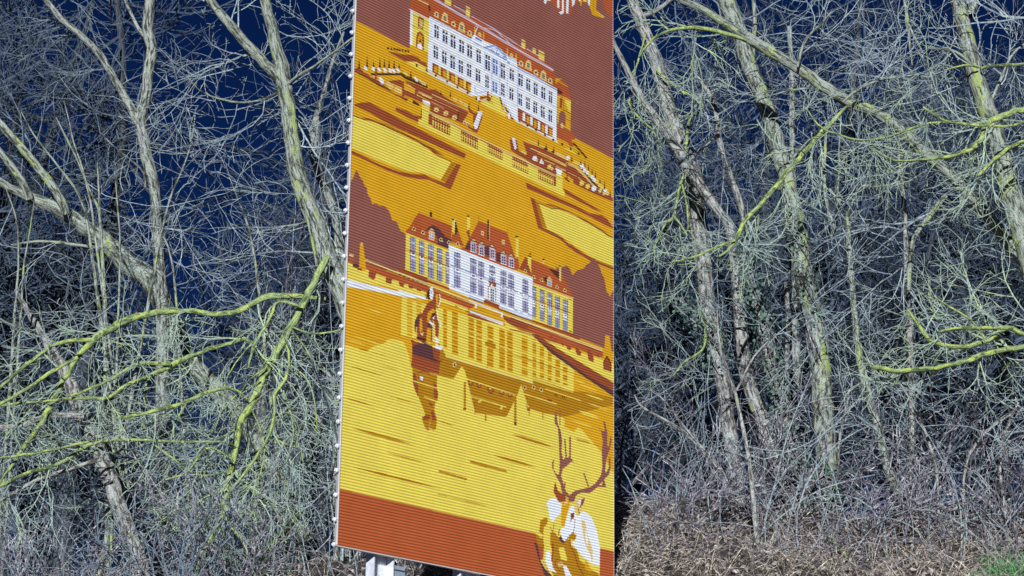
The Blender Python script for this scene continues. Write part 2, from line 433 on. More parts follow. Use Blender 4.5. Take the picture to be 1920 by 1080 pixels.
    line('D', '1120 965 1210 1025', 12); blob('D', 985, 990, 14); blob('D', 1195, 915, 12)

def draw_garden():
    Z(640, 80, 9)
    poly('R', '800 150 920 165 1000 192 1200 208 1300 245 1350 310 1440 342 1460 430 1280 322 1080 312 960 250 830 172')
    poly('Y', '1085 318 1280 325 1440 418 1460 515 1330 472'); blob('D', 1278, 382, 20, 26, -.4); blob('D', 1440, 460, 14, 22)
    for k, x in enumerate((795, 850, 905, 950, 990, 1040, 1090, 1135)): blob('D', x, 95 + 7 * k, 17, 24, -.5)
    poly('R', '228 445 300 408 372 470 500 570 590 612 740 722 900 860 1030 900 1132 942 1122 972 930 892 700 742 450 592 228 470')
    poly('D', '225 470 450 592 700 742 930 892 1122 972 1110 985 690 755 225 482')
    poly('D', '500 515 1020 512 1150 580 1460 722 1460 765 1100 622 1010 550 510 548')
    poly('C', '500 548 570 575 580 610 500 560')
    for x, y0, y1 in ((305, 278, 430), (440, 225, 430), (548, 310, 410), (655, 258, 430), (732, 280, 425), (810, 290, 430), (895, 290, 440), (980, 360, 445), (1178, 470, 605)):
        poly('D', '%d %d %d %d %d %d' % (x - 3, y0, x + 4, y0, x + 18, y1)); poly('D', '%d %d %d %d %d %d' % (x, y0, x + 18, y1, x - 18, y1))
    for x, y, c in ((418, 430, 'W'), (545, 440, 'W'), (645, 455, 'W'), (742, 462, 'W'), (830, 468, 'W'), (890, 478, 'W'), (965, 465, 'W')): blob(c, x, y, 22, 46, -.5)
    for x, y in ((395, 480), (440, 500), (480, 500)): blob('O', x, y, 24, 34, -.5)
    for x, y, c in ((1075, 510, 'C'), (1105, 535, 'Y'), (1255, 600, 'W'), (1280, 630, 'W'), (1340, 645, 'C'), (1375, 680, 'C'), (1415, 700, 'C')): blob(c, x, y, 20, 32, -.4)
    poly('R', '790 642 1000 628 1052 680 1050 762 870 690'); poly('R', '1085 640 1460 768 1460 880 1270 800 1100 682'); poly('R', '1050 785 1240 860 1460 985 1460 1060 1250 960 1060 880')
    line('C', '870 690 1050 770', 8); line('C', '1130 700 1250 790', 12); line('C', '1060 765 1245 858', 10); line('C', '1280 800 1460 900', 14); line('C', '1280 890 1460 960', 10)
    line('R', '590 440 585 640', 30); line('R', '1045 660 1050 900', 34); line('R', '1265 700 1262 960', 34); poly('D', '1215 965 1310 1020 1325 1072 1205 1015')
    blob('W', 682, 640, 34, 68, -.5)
    for x, y in ((800, 695), (845, 740), (940, 785), (985, 815)): blob('C', x, y, 42, 40, .4); blob('O', x - 5, y + 4, 8, 16)
    Z(770, 170, 9)
    poly('R', '100 -30 430 -20 640 140 985 345 985 300 995 180 1000 300 1080 370 1210 380 1218 445 1132 715 1060 690 960 600 690 470 340 380 330 185 120 60')
    poly('O', '900 500 965 400 980 355 1060 400 1060 640 1020 610'); line('C', '140 20 830 335', 22); line('O', '190 60 350 135', 14)
    poly('R', '345 190 800 430 900 500 965 372 700 250 420 80 350 130'); line('C', '360 60 985 350', 12); line('C', '200 75 420 160 640 262 820 350', 9)
    poly('R', '345 195 800 440 795 505 335 375'); line('C', '350 190 570 300', 8); line('D', '810 350 800 510', 18)
    for x, y, c in ((440, 320, 'C'), (600, 380, 'C'), (745, 450, 'C'), (915, 530, 'C'), (965, 555, 'C')): blob(c, x, y, 44 if x < 900 else 28, 40, .5); blob('R', x, y + 10, 10, 14)
    for x, y in ((740, 135), (770, 155), (845, 180), (870, 200), (920, 230), (950, 255)): blob('C', x, y, 18, 26, -.4)
    for x, y0, y1 in ((515, 0, 70), (675, -10, 110), (990, 180, 310), (1150, 220, 340)): poly('D', '%d %d %d %d %d %d' % (x, y0, x + 14, y1, x - 14, y1))
    poly('W', '1150 345 1205 345 1215 380 1130 640 1095 650 1065 580'); 
    for k in range(5): line('V', '%d %d %d %d' % (1085 + 22 * k, 560 - 50 * k, 1140 + 18 * k, 580 - 50 * k), 8)
    poly('W', '205 145 335 190 330 250 205 190'); poly('C', '215 200 330 250 300 280 230 240')
    poly('R', '0 395 190 440 190 470 140 470 130 530 0 470')
    poly('D', '185 310 205 310 200 480 170 470')
    # balustrade
    Z(0, 0)
    poly('Y', '792 199 805 202 805 211 1030 322 1046 330 1059 361 1058 368.5 785 234 785.5 223 791 225')
    Z(770, 170, 9)
    poly('Y', '198 235 318 285 300 565 195 510'); line('D', '200 310 320 370', 4); line('C', '320 362 670 530 860 640 1140 790 1440 945', 26); line('R', '330 385 680 555 860 660 1140 808 1440 965', 7)
    poly('R', '310 380 365 400 365 590 305 560')
    def balusters(x0, x1, y0, h, sl, n):
        para('R', x0, x1, y0, y0 + h, sl)
        for k in range(n):
            x = x0 + (k + .5) * (x1 - x0) / n; y = y0 + (x - x0) * sl
            blob('C', x, y + h * .14, (x1 - x0) / n * .18, h * .07); poly('Y', '%f %f %f %f %f %f %f %f' % (x - 14, y + h * .32, x + 14, y + h * .36, x + 5, y + h * .95, x - 7, y + h * .93))
    balusters(362, 672, 420, 185, .5, 7); balusters(855, 1138, 660, 185, .53, 7)
    Z(900, 180, 9); line('C', '0 712 160 795 400 920 560 1000 760 1080', 24); line('R', '0 728 160 812 400 940 560 1018', 7)
    balusters(138, 385, 790, 165, .53, 7)
    Z(950, 260, 6.75); line('C', '0 168 80 205 280 300 405 368 640 470', 20); line('R', '0 182 280 316 405 384 630 482', 6)
    balusters(75, 275, 220, 128, .5, 7); balusters(402, 612, 385, 118, .47, 7)
    poly('R', '600 470 635 480 630 615 598 600')
    # right hedge terraces
    poly('R', '205 30 270 58 480 130 780 285 875 375 930 430 1100 590 1352 755 1345 798 1080 682 880 582 845 560 848 520 700 400 640 470 440 370 300 300 60 150 42 20 60 0 130 20 160 160 262 205 262 190')
    poly('O', '140 10 205 20 262 195 190 165 165 150'); line('C', '310 122 540 225 765 345', 16); line('O', '400 180 760 355', 10); line('C', '760 305 870 355 960 440 1110 598', 22)
    line('C', '250 10 480 110 780 270', 10); line('C', '630 345 755 405', 10); line('C', '780 425 890 480', 8); line('C', '905 490 1000 560', 8); line('C', '480 270 610 330', 8)
    poly('W', '68 -10 108 -10 132 120 108 142'); 
    for k in range(4): line('V', '%d %d %d %d' % (78 + 8 * k, 18 + 28 * k, 120 + 5 * k, 25 + 28 * k), 5)
    for x, y, c, r in ((360, 250, 'W', 30), (385, 275, 'C', 16), (545, 355, 'Y', 26), (580, 380, 'C', 18), (955, 562, 'Y', 30), (1030, 602, 'Y', 30), (1108, 630, 'W', 32), (780, 242, 'W', 24), (205, 165, 'C', 16), (235, 185, 'C', 16)): blob(c, x, y, r, r * 1.1)
    poly('W', '445 245 480 325 415 310'); line('V', '450 285 450 305', 10)
    for k in range(7): blob('C', 645 + 18 * k, 185 + 10 * k, 11, 17, -.4)
    for k in range(3): blob('Y', 865 + 22 * k, 295 + 10 * k, 13, 20, -.4)
    line('D', '920 330 1000 430 1100 560 1290 700', 24)
    for x, y, c in ((945, 335, 'W'), (965, 355, 'W'), (990, 400, 'W'), (1025, 430, 'W'), (1055, 462, 'Y'), (1085, 485, 'W'), (1115, 520, 'W'), (1145, 548, 'Y'), (1180, 590, 'C'), (1210, 620, 'Y'), (1250, 655, 'W'), (1280, 690, 'C'), (1240, 690, 'C'), (1185, 660, 'C')): blob(c, x, y, 22, 26, .3)
    for x, y0, y1 in ((405, -5, 85), (505, 50, 130), (600, 80, 172), (828, 205, 290), (943, 258, 330), (993, 275, 350), (1040, 318, 400), (1085, 370, 450), (1128, 400, 500), (1185, 500, 560), (1243, 520, 640), (1313, 630, 735)):
        poly('D', '%d %d %d %d %d %d' % (x, y0, x + 10, y1, x - 10, y1))
    poly('D', '470 130 500 100 530 140 500 150'); poly('D', '560 160 600 150 610 190')
    line('R', '770 310 768 520', 18); line('R', '895 470 880 570', 18); poly('D', '735 480 800 535 795 552 738 508')
    poly('Y', '630 440 712 478 705 645 628 612'); line('D', '640 480 710 515', 4); poly('Y', '560 590 635 600 742 680 737 727 555 640'); poly('W', '622 368 706 402 690 465 640 445')
    poly('R', '712 625 765 650 1235 938 1100 892 748 700 738 672')
    Z(960, 340, 7.2)
    poly('R', '190 15 870 330 1050 430 1220 458 1290 510 1370 622 1372 642 1290 602 850 372 210 97')
    poly('R', '250 213 312 245 330 310 415 625 662 732 740 822 900 942 1100 1042 1150 1085 1060 1072 850 932 620 762 358 635')
    poly('G', '312 245 365 290 480 640 415 622')
    poly('Y', '372 305 540 370 620 365 800 430 1000 540 1170 640 1310 740 1420 775 1420 1180 1270 1082 1100 1012 860 882 700 762 478 642')
    line('D', '365 288 540 365 645 372 800 428 1000 540 1170 640 1310 736 1400 770', 11); poly('R', '440 300 520 308 620 340 760 400 1000 518 1180 628 1330 725 1150 628 940 505 740 410 600 352 500 325')
    Z(960, 460, 7.2)
    poly('R', '720 -15 810 -8 900 60 1070 175 1400 305 1400 340 1170 252 1040 192 860 92'); poly('Y', '830 -20 1400 -20 1400 285 1180 210 1000 110')
    # left basin
    Z(650, 190, 6)
    poly('Y', '40 150 200 210 300 230 440 285 640 385 820 470 930 545 1010 610 1178 685 1065 880 860 800 700 790 560 740 330 650 200 590 40 520')
    line('D', '40 145 200 205 300 220 440 280 640 376 820 462 950 545 1020 605 1180 675', 8); poly('R', '150 175 250 190 450 260 640 350 820 445 980 530 1098 612 1010 588 900 505 640 368 440 272 240 208')
    poly('G', '1178 685 1235 690 1115 920 1065 880')
    poly('R', '30 540 200 620 400 720 600 790 760 820 880 823 960 870 1110 922 1237 700 1288 715 1175 992 930 882 800 872 640 842 440 772 200 652 30 580')
    poly('R', '90 30 160 15 260 8 640 220 1345 590 1330 642 900 442 520 272 200 92 100 45'); poly('R', '555 62 690 110 808 178 802 225 720 197 555 107')
    line('D', '100 45 200 92 520 272 900 442 1330 640', 5)

def draw_lower_castle():
    # tree masses
    Z(640, 310, 6.545)
    poly('B', '60 260 100 230 150 150 178 75 192 62 205 75 230 140 270 190 285 240 318 280 325 350 365 410 385 478 400 468 430 468 480 497 520 495 560 520 600 580 630 678 660 680 690 700 722 790 792 845 790 1300 60 1260')
    Z(960, 460, 7.2)
    poly('B', '590 300 660 300 740 275 775 300 800 350 822 405 870 350 900 330 950 320 985 300 1005 262 1058 235 1065 200 1088 178 1120 178 1145 210 1160 255 1190 292 1215 380 1245 430 1270 550 1280 620 1310 655 1327 698 1352 630 1400 590 1400 1450 800 1200 820 700 660 420')
    # roofs
    Z(750, 390, 9)
    poly('T', '320 78 880 300 870 520 845 700 160 452 95 390 180 310 240 190'); poly('P', '420 390 500 310 570 290 660 340 780 490 880 530 860 640 835 695 640 610 640 520 560 360')
    poly('T', '940 225 1000 420 1092 655 870 572 888 430 930 440'); line('D', '320 40 320 90', 4); line('D', '945 220 945 260', 4)
    poly('D', '505 60 548 68 545 155 508 140'); poly('D', '925 225 950 230 985 390 930 460')
    para('Y', 886, 930, 195, 400, .3); poly('Y', '890 390 930 400 925 445'); para('D', 884, 916, 175, 205, .3); line('W', '928 190 926 330', 8)
    def oculus(x, y, r):
        poly('C', '%f %f %f %f %f %f %f %f %f %f' % (x - r, y + r * .7, x - r * .7, y - r * .6, x, y - r * 1.1, x + r * .7, y - r * .3, x + r * 1.1, y + r * 1.3))
        blob('D', x, y + r * .1, r * .5, r * .6)
    for x, y in ((240, 348), (392, 410), (695, 532), (830, 578), (980, 602)): oculus(x, y, 34)
    para('C', 492, 588, 375, 525, .3); poly('C', '500 360 540 340 580 385'); para('V', 512, 568, 420, 520, .3); line('W', '540 400 540 520', 8); line('W', '512 460 568 475', 8)
    Z(860, 400, 9)
    poly('T', '345 128 825 325 955 730 1010 950 930 950 500 800 -20 600 110 572 180 430'); line('D', '342 50 342 140', 5); line('D', '825 260 825 330', 4)
    poly('R', '100 575 180 430 130 300 185 270 200 440'); poly('P', '120 560 200 450 205 620 120 600'); poly('P', '440 560 520 540 530 740 440 690'); poly('P', '640 660 720 660 715 850 640 790')
    para('Y', 148, 200, 48, 220, .3); poly('Y', '148 210 190 240 150 300'); para('D', 145, 186, 24, 54, .3); para('D', 490, 520, 105, 440, .3); line('C', '524 120 522 462', 9)
    para('Y', 968, 1016, 400, 740, .3); para('D', 964, 1012, 372, 402, .3)
    for x, y in ((385, 288), (735, 438)): para('C', x, x + 46, y, y + 78, .3); para('R', x + 14, x + 30, y + 26, y + 58, .3)
    for x0, x1, y0, y1 in ((208, 304, 445, 650), (343, 440, 498, 705), (526, 622, 548, 785), (716, 810, 655, 860), (848, 940, 705, 910)):
        m = (x0 + x1) / 2
        poly('D', '%f %f %f %f %f %f' % (x0 - 12, y0 + 18, m, y0 - 40, x1 + 14, y0 + 50))
        poly('C', '%f %f %f %f %f %f' % (x0 + 8, y0 + 4, m, y0 - 20, x1 - 8, y0 + 30)); para('K', x0, x1, y0 + 20, y1 - 20, .3)
        for a in (.22, .56):
            for c in (0, 1, 2): para('N', x0 + a * 96, x0 + (a + .24) * 96, y0 + 70 + c * 46, y0 + 104 + c * 46, .3)
        para('W', x0 - 6, x1 + 6, y1 - 26, y1 - 12, .3)
    Z(960, 460, 7.2)
    poly('T', '180 160 270 188 500 290 620 340 690 395 832 718 290 522 285 430 100 320 130 255'); poly('D', '500 312 590 330 640 360 645 455 600 420')
    poly('T', '55 180 75 150 95 220 105 320 40 300 30 180'); line('D', '180 130 180 200', 4); poly('R', '105 318 180 160 225 240 260 380')
    para('Y', 218, 263, 150, 260, .3); poly('Y', '218 240 263 260 265 385'); para('D', 215, 265, 130, 146, .3); blob('D', 250, 112, 12); line('C', '428 195 432 245', 18); blob('D', 430, 188, 14); para('C', 642, 668, 288, 480, .3); para('D', 638, 666, 268, 282, .3)
    for x, y in ((185, 342), (298, 425), (402, 467), (612, 556), (718, 602)): oculus(x, y, 24)
    para('C', 478, 545, 445, 545, .3); poly('C', '485 435 512 418 545 458'); para('V', 492, 532, 470, 540, .3); poly('D', '430 440 480 420 475 520 440 470')
    # facades
    Z(0, 0)
    poly('Y', '762 437 768 438 843 470 843 538 760.5 507'); poly('Y', '1001.5 532 1075 560 1074.5 626 999.5 599')
    line('C', '1000 531 1075 559.5', 2.2); line('C', '760.5 506 843 537', 2)
    poly('W', '842 458.5 999.6 521 999 601 987 598 936.5 576 935 572 908 562 907 569 842 541')
    def tall(x0, x1, y0, y1, sl, ink='V', line_ink='N', panel='W', frac=.45):
        w, h = x1 - x0, y1 - y0
        para(line_ink, x0 - .5, x1 + .5, y0 - .6, y1 + .4, sl); para(ink, x0, x1, y0, y1, sl)
        rows = 11
        for k in range(rows):
            yy = y0 + h * k / rows
            para(line_ink, x0, x1, yy, yy + .7, sl)
        para(line_ink, x0 + w * .46, x0 + w * .56, y0, y1 + w * .25, sl)
        for f in (.14, .62): para('W', x0, x1, y0 + f * h, y0 + f * h + 2.0, sl)
        para(panel, x0, x1, y0 + frac * h, y0 + frac * h + 7, sl); para(line_ink, x0 + w * .3, x0 + w * .75, y0 + frac * h + 2.4, y0 + frac * h + 4.8, sl)
        para(line_ink, x0 + w * .42, x0 + w * .62, y0 + frac * h + 3.2, y0 + frac * h + 4.2, sl)
    for x0, x1, y0, y1 in ((770.6, 779.4, 444, 506), (787.2, 795.6, 451, 512.5), (804.4, 813.3, 457.5, 520), (821, 829.5, 465, 525), (837.5, 842.5, 472, 531)):
        para('D', x0 - 1, x0 - .4, y0, y1, .36); tall(x0, x1, y0, y1, .36, frac=.44); para('R', x0, x1, y0 + 24.5, y0 + 26.6, .36)
    line('R', '762 468.5 843 500', 1.6); 
    for x0, x1, y0, y1 in ((852.8, 863.3, 472.5, 537), (882.8, 893.3, 484, 547.5), (897.8, 907.8, 490, 553), (939.4, 949.4, 507, 567.5), (953.9, 963.9, 513, 574), (980.5, 990.5, 523, 583)):
        tall(x0, x1, y0, y1, .36, ink='V')
    tall(918.5, 928.5, 497.5, 527, .36); para('U', 852, 853, 472, 540, 0)
    for a in ('865 503.5 882 510.5', '894.5 515.5 897 516.5', '908.5 521 917 524.5', '929.5 530 938.5 534', '950 538 953.5 539.5', '965 545 980 551', '991.5 555 999 558', '864.5 541.5 882 549', '965 580.5 980 587.5', '991 589.5 999 593', '846 497 852 499.5', '847 535 852 537.5'): line('U', a, 1.5)
    for x, y in ((871, 507), (871, 545.5), (974, 548.5), (974, 584)): blob('W', x, y, 1.6)
    for x0, x1, y0, y1 in ((999.6, 1005, 537, 593), (1013.5, 1020.4, 543, 600), (1027.4, 1035, 549, 608), (1042, 1049, 555.5, 613.5), (1056.5, 1064, 561, 619)):
        para('D', x1 + .4, x1 + 1, y0, y1, .36); tall(x0, x1, y0, y1, .36)
    line('R', '1000 560 1070 586.5', 1.3); line('R', '1066 560 1072 562.5', 1.4); line('D', '1068 620 1073 622', 1.4)
    Z(880, 500, 9)
    poly('W', '250 220 310 230 320 300 345 340 345 580 440 610 440 370 480 310 530 300 530 620 250 530')
    poly('R', '315 205 345 250 440 265 465 300 440 372 418 320 400 350 365 330 335 345 345 290'); poly('W', '370 290 400 300 395 350 370 340')
    line('R', '325 330 325 540', 12); line('R', '450 370 450 600', 12)
    for c in range(5): para('N', 362, 386, 360 + c * 44, 394 + c * 44, .36); para('N', 394, 418, 372 + c * 44, 406 + c * 44, .36)
    poly('R', '250 558 290 548 512 642 505 722 248 612'); line('L', '520 680 1070 895', 14); line('L', '0 480 245 580', 12)
    line('D', '0 522 240 612', 14); line('D', '500 718 1060 915', 16); line('L', '0 506 240 596', 6)
    # terrace, quay and hedge
    Z(640, 440, 9)
    poly('R', '925 545 1082 588 1460 730 1460 830 1000 610')
    poly('Y', '100 455 200 500 260 560 350 620 430 590 600 650 750 700 870 750 1080 830 1460 965 1460 1060 750 870 100 760')
    poly('T', '415 470 1460 868 1460 970 1360 945 1280 930 1040 805 860 755 760 722 590 655 480 605 425 560'); line('C', '405 425 1460 850', 34); line('D', '420 445 1460 870', 8)
    for q in ('470 600 595 640 575 745 540 760 465 715', '758 720 862 745 850 835 770 812 752 790', '975 790 1068 815 1055 890 985 865', '1135 840 1215 870 1212 930 1150 905', '280 515 330 510 355 560 345 605 280 590', '1290 880 1380 920 1350 950 1290 930'): poly('R', q)
    poly('P', '215 480 300 505 280 570 190 540'); poly('O', '322 140 345 128 370 145 405 400 425 600 355 615 350 560 308 560'); poly('C', '325 140 345 128 368 145 365 180')
    poly('C', '140 315 215 340 208 378 140 355'); poly('T', '135 372 205 395 195 470 130 450')
    poly('W', '60 740 560 860 1000 960 1460 1050 1460 1100 1100 1052 700 972 450 932 60 870'); line('V', '200 830 650 970', 8); line('V', '300 810 1300 1040', 5)
    Z(750, 480, 9)
    poly('W', '-20 570 420 695 430 725 330 722 -20 660')
    poly('R', '-20 205 100 248 832 538 845 572 -20 262'); poly('T', '-20 325 1262 832 1252 885 1172 892 700 702 500 625 420 602 300 560 100 478 -20 440'); line('C', '-20 280 620 535 1280 805', 30); line('D', '-20 300 1270 830', 7)
    poly('Y', '80 470 140 480 150 540 240 560 280 545 290 590 380 590 440 640 420 690 60 560'); poly('R', '140 490 220 510 230 550 160 540'); poly('R', '290 540 360 570 360 600 300 580')
    poly('Y', '690 705 1125 870 1165 902 1095 935 1020 905 960 845 905 845 690 775'); poly('R', '690 775 905 850 960 838 1020 900 1200 945 1460 1052 1460 1085 1000 880')
    Z(960, 580, 6.355)
    poly('R', '245 130 720 285 828 345 800 362 240 150'); poly('Y', '230 280 450 372 800 502 980 562 1100 602 1260 660 1260 920 1000 762 700 562 400 382')
    poly('T', '-20 92 250 190 1085 495 1092 565 1040 572 980 552 820 482 440 378 250 300 -20 185'); line('C', '-20 78 1078 488', 26); line('D', '-20 98 1070 508', 6)
    for q in ('440 330 480 310 490 360', '495 350 540 350 545 395', '575 370 635 420 605 440', '650 410 718 460 692 492 655 462', '760 450 832 505 822 552 790 545 765 520', '898 490 925 475 945 510 978 575 975 632 915 605', '1000 540 1035 525 1045 575'): poly('R', q)
    poly('O', '1115 303 1165 318 1210 630 1150 575 1098 600'); poly('D', '1090 625 1125 560 1145 560 1190 640 1190 750 1095 712'); poly('R', '1100 630 1130 570 1180 645 1178 738 1102 705')
    poly('R', '235 290 300 305 560 478 1260 905 1260 1060 850 785 480 522'); poly('P', '262 322 560 538 900 792 1260 1000 1260 1075 850 786 480 522'); line('D', '250 300 300 305 560 478 1260 905', 5); line('D', '240 300 480 525 850 790 1260 1065', 6)
    poly('Y', '-20 182 80 235 95 262 -20 215'); line('R', '-20 235 120 262 260 310', 18)
    Z(880, 500, 9)
    poly('R', '-20 780 575 985 640 1000 1000 1100 1000 1140 600 1030 -20 830'); poly('O', '135 645 532 790 592 905 0 720'); line('G', '120 690 560 850', 12); line('W', '0 572 570 790', 24)
    poly('W', '15 740 582 952 575 988 12 772'); line('V', '10 735 580 945', 10); poly('W', '103 612 136 628 132 702 104 690'); poly('W', '540 785 572 798 566 862 540 850')
    poly('R', '572 820 640 850 900 950 1000 990 1000 1060 760 1000 640 950 575 860'); line('C', '575 790 1000 950', 22); poly('Y', '595 905 650 945 840 1060 820 1085 620 1000')

def draw_water():
    Z(0, 0)
    poly('Y', '600 535 651 544 765 561 880 592 1000 638 1020 660 1150 745 1200 770 1200 1090 600 1000')
    poly('O', '600 520 649 541 700 548 765 561 785 580 790 700 772 690 765 655 756.5 640 735 635 726 637 723 643 714 646 702 649 693 655 689 659 670 653 648 646 600 640')
    # right side of the water
    Z(990, 760, 6)
    poly('O', '-60 -120 500 -300 1000 -130 1000 830 870 600 830 525 720 402 650 320 600 265 560 245 520 300 410 237 420 172 395 128 300 108 180 92 0 30')
    Z(960, 580, 6.355); poly('O', '735 700 1270 1085 1270 1200 500 1200 500 950')
    Z(0, 0)
    # mirrored roofs, then mirrored facades
    poly('G', '822 640 836 665 1000 717 998 706 1076 733 1100 735 1150 745 1150 760 1056 782 1008 771 990 764 978 740 970 741 950 782 892 774 877 720 868 688 866 688 856 712 820 703 826 668')
    poly('Y', '866 687 872 694 891 772 893 782 840 782 838 716 850 712'); poly('Y', '978 720 984 742 996 772 940 784 951 780 970 742')
    poly('Y', '754 557 780 570 870 590 905 600 1000 625 1077 672 1076 736 998 710 1000 719 836 668 838 640 779 634.5 752 630')
    poly('Y', '754 557 765 558 770 632 752 630')
    Z(820, 560, 6.75)
    cols = [(80, 128, 120, 640), (192, 266, 150, 720), (400, 470, 230, 775), (500, 570, 262, 820), (642, 715, 330, 880), (790, 860, 372, 905), (890, 960, 405, 940), (1080, 1145, 470, 990)]
    for x0, x1, y0, y1 in cols:
        para('O', x0, x1, y0, y1 - 25, .36)
        for k in range(9): para('G', x0 + 8, x1 - 8, y0 + 20 + k * (y1 - y0) / 9.6, y0 + 44 + k * (y1 - y0) / 9.6, .36)
        para('Y', x0, x1, y0 + .42 * (y1 - y0), y0 + .42 * (y1 - y0) + 16, .36); line('G', '%d %d %d %d' % (x0, y0, x0, y1 - 20), 4)
    line('Y', '270 360 735 530', 15); line('G', '270 470 390 510', 7); line('G', '740 640 1215 800', 7); poly('G', '610 540 740 570 740 640 610 590'); line('G', '640 640 640 880', 8)
    line('C', '110 735 1215 1075', 12); line('G', '130 765 1215 1095', 9)
    for k in range(8): lens('G', 360 + 85 * k, 850 + 28 * k, 420 + 85 * k, 872 + 28 * k, 12)
    blob('C', 222, 832, 26, 32); blob('D', 222, 836, 12, 18)
    Z(630, 540, 9)
    for x0, x1 in ((1205, 1295), (1362, 1440)):
        para('O', x0, x1, 160, 800, .25)
        for k in range(9): para('Y', x0, x1, 190 + k * 68, 206 + k * 68, .3)
    lens('Y', 530, 345, 815, 442, 16); lens('Y', 310, 800, 760, 965, 16); lens('Y', 160, 850, 540, 965, 16); lens('G', 380, 1020, 560, 1060, 20); lens('G', 560, 860, 860, 930, 20); line('G', '1060 790 1360 860', 10)
    Z(960, 580, 6.355)
    for x0, x1, y0, y1 in ((120, 190, 300, 800), (250, 292, 350, 820), (335, 385, 395, 840), (430, 476, 460, 870), (522, 575, 555, 880), (612, 665, 640, 905)):
        para('O', x0, x1, y0, y1 - 20, .33)
        for k in range(8): para('G' if k % 3 else 'Y', x0, x1, y0 + 16 + k * (y1 - y0) / 8.4, y0 + 32 + k * (y1 - y0) / 8.4, .33)
    line('G', '0 540 730 760', 7); line('G', '245 810 735 985', 7)
    for a in ('740 830 885 880', '810 890 1015 970', '870 1005 1100 1080'): lens('Y', *[float(q) for q in a.split()], 14)
    for x, y in ((155, 935), (262, 930), (352, 960)): blob('C', x, y, 20, 28, -.2); blob('D', x, y - 2, 9, 20, -.2)
    for x, y in ((520, 1020), (540, 1028), (608, 1042), (632, 1052)): blob('D', x, y, 7, 14, -.2)
    Z(850, 680, 6.4)
    for a, w in (('130 180 750 392', 15), ('-20 335 220 400 640 532', 14), ('820 362 1240 498', 14), ('950 200 1230 290 1440 348', 10), ('1110 312 1530 455', 12)): line('Y', a, w)
    for x, y in ((212, 250), (312, 275), (450, 332), (585, 365), (685, 395)):
        r = 46 if x == 450 else 34
        poly('R', '%f %f %f %f %f %f %f %f %f %f' % (x - r, y - r * .9, x + r, y - r * .35, x + r * .9, y + r * .4, x + r * .1, y + r * 1.05, x - r * .7, y + r * .4))
        poly('G', '%f %f %f %f %f %f' % (x - r * .5, y - r * .35, x + r * .5, y - r * .05, x + r * .05, y + r * .5)); blob('Y', x, y - r * .5, r * .3, r * .2)
    for x, y0, y1, w in ((142, 235, 565, 26), (748, 400, 745, 28), (393, 618, 695, 20), (1078, 590, 675, 12), (905, 545, 580, 24), (915, 580, 630, 12), (1283, 560, 745, 10), (262, 470, 625, 7), (888, 420, 540, 6)):
        line('G' if w > 11 else 'R', '%d %d %d %d' % (x, y0, x, y1), w)
    poly('R', '122 545 160 545 158 570 122 568'); poly('D', '733 715 764 718 764 748 733 745'); poly('R', '1130 425 1190 445 1180 475 1130 455'); poly('R', '885 540 925 548 925 578 890 570')
    blob('Y', 322, 462, 20, 16); blob('Y', 580, 540, 16, 24); poly('R', '550 515 570 520 565 545')
    lens('Y', 1500, 575, 1765, 668, 36); lens('Y', 1385, 675, 1680, 772, 15); lens('Y', 1600, 480, 1890, 580, 14); lens('Y', 1575, 372, 1810, 455, 16); lens('Y', 1515, 260, 1730, 335, 12); lens('G', 700, 850, 1200, 1010, 22)
    lens('G', 1440, 900, 1660, 965, 14)
    # strokes on the calm water
    Z(630, 780, 6)
    for a, w in (('180 133 885 328', 30), ('545 403 1005 527', 15), ('195 572 1195 822', 24), ('1140 45 1330 110', 10), ('1160 20 1160 21', 2)): lens('G', *[float(q) for q in a.split()], w)
    line('G', '1165 622 1470 710', 24); line('G', '1515 515 1700 570', 22); line('G', '1150 880 1620 990', 7)
    Z(610, 780, 3.43)
    line('G', '940 293 1165 356', 14); lens('G', 1075, 248, 1360, 332, 16); lens('G', 1195, 118, 1475, 205, 11); lens('G', 760, 512, 1090, 592, 6); line('G', '1620 155 1760 190', 4)
    Z(640, 600, 6.75)
    for a, w in (('50 562 560 716', 8), ('30 975 400 1085', 11), ('530 578 730 645', 6), ('620 965 960 1060', 6), ('360 400 600 460', 4)): lens('G', *[float(q) for q in a.split()], w * 1.4)

def draw_quay_right():
    Z(960, 580, 6.355)
    poly('R', '235 290 300 305 560 478 1260 905 1260 1060 850 785 480 522'); poly('P', '262 322 560 538 900 792 1260 1000 1260 1075 850 786 480 522'); line('D', '250 300 300 305 560 478 1260 905', 5); line('D', '240 300 480 525 850 790 1260 1065', 6)
    line('R', '-20 240 120 266 260 310', 12)

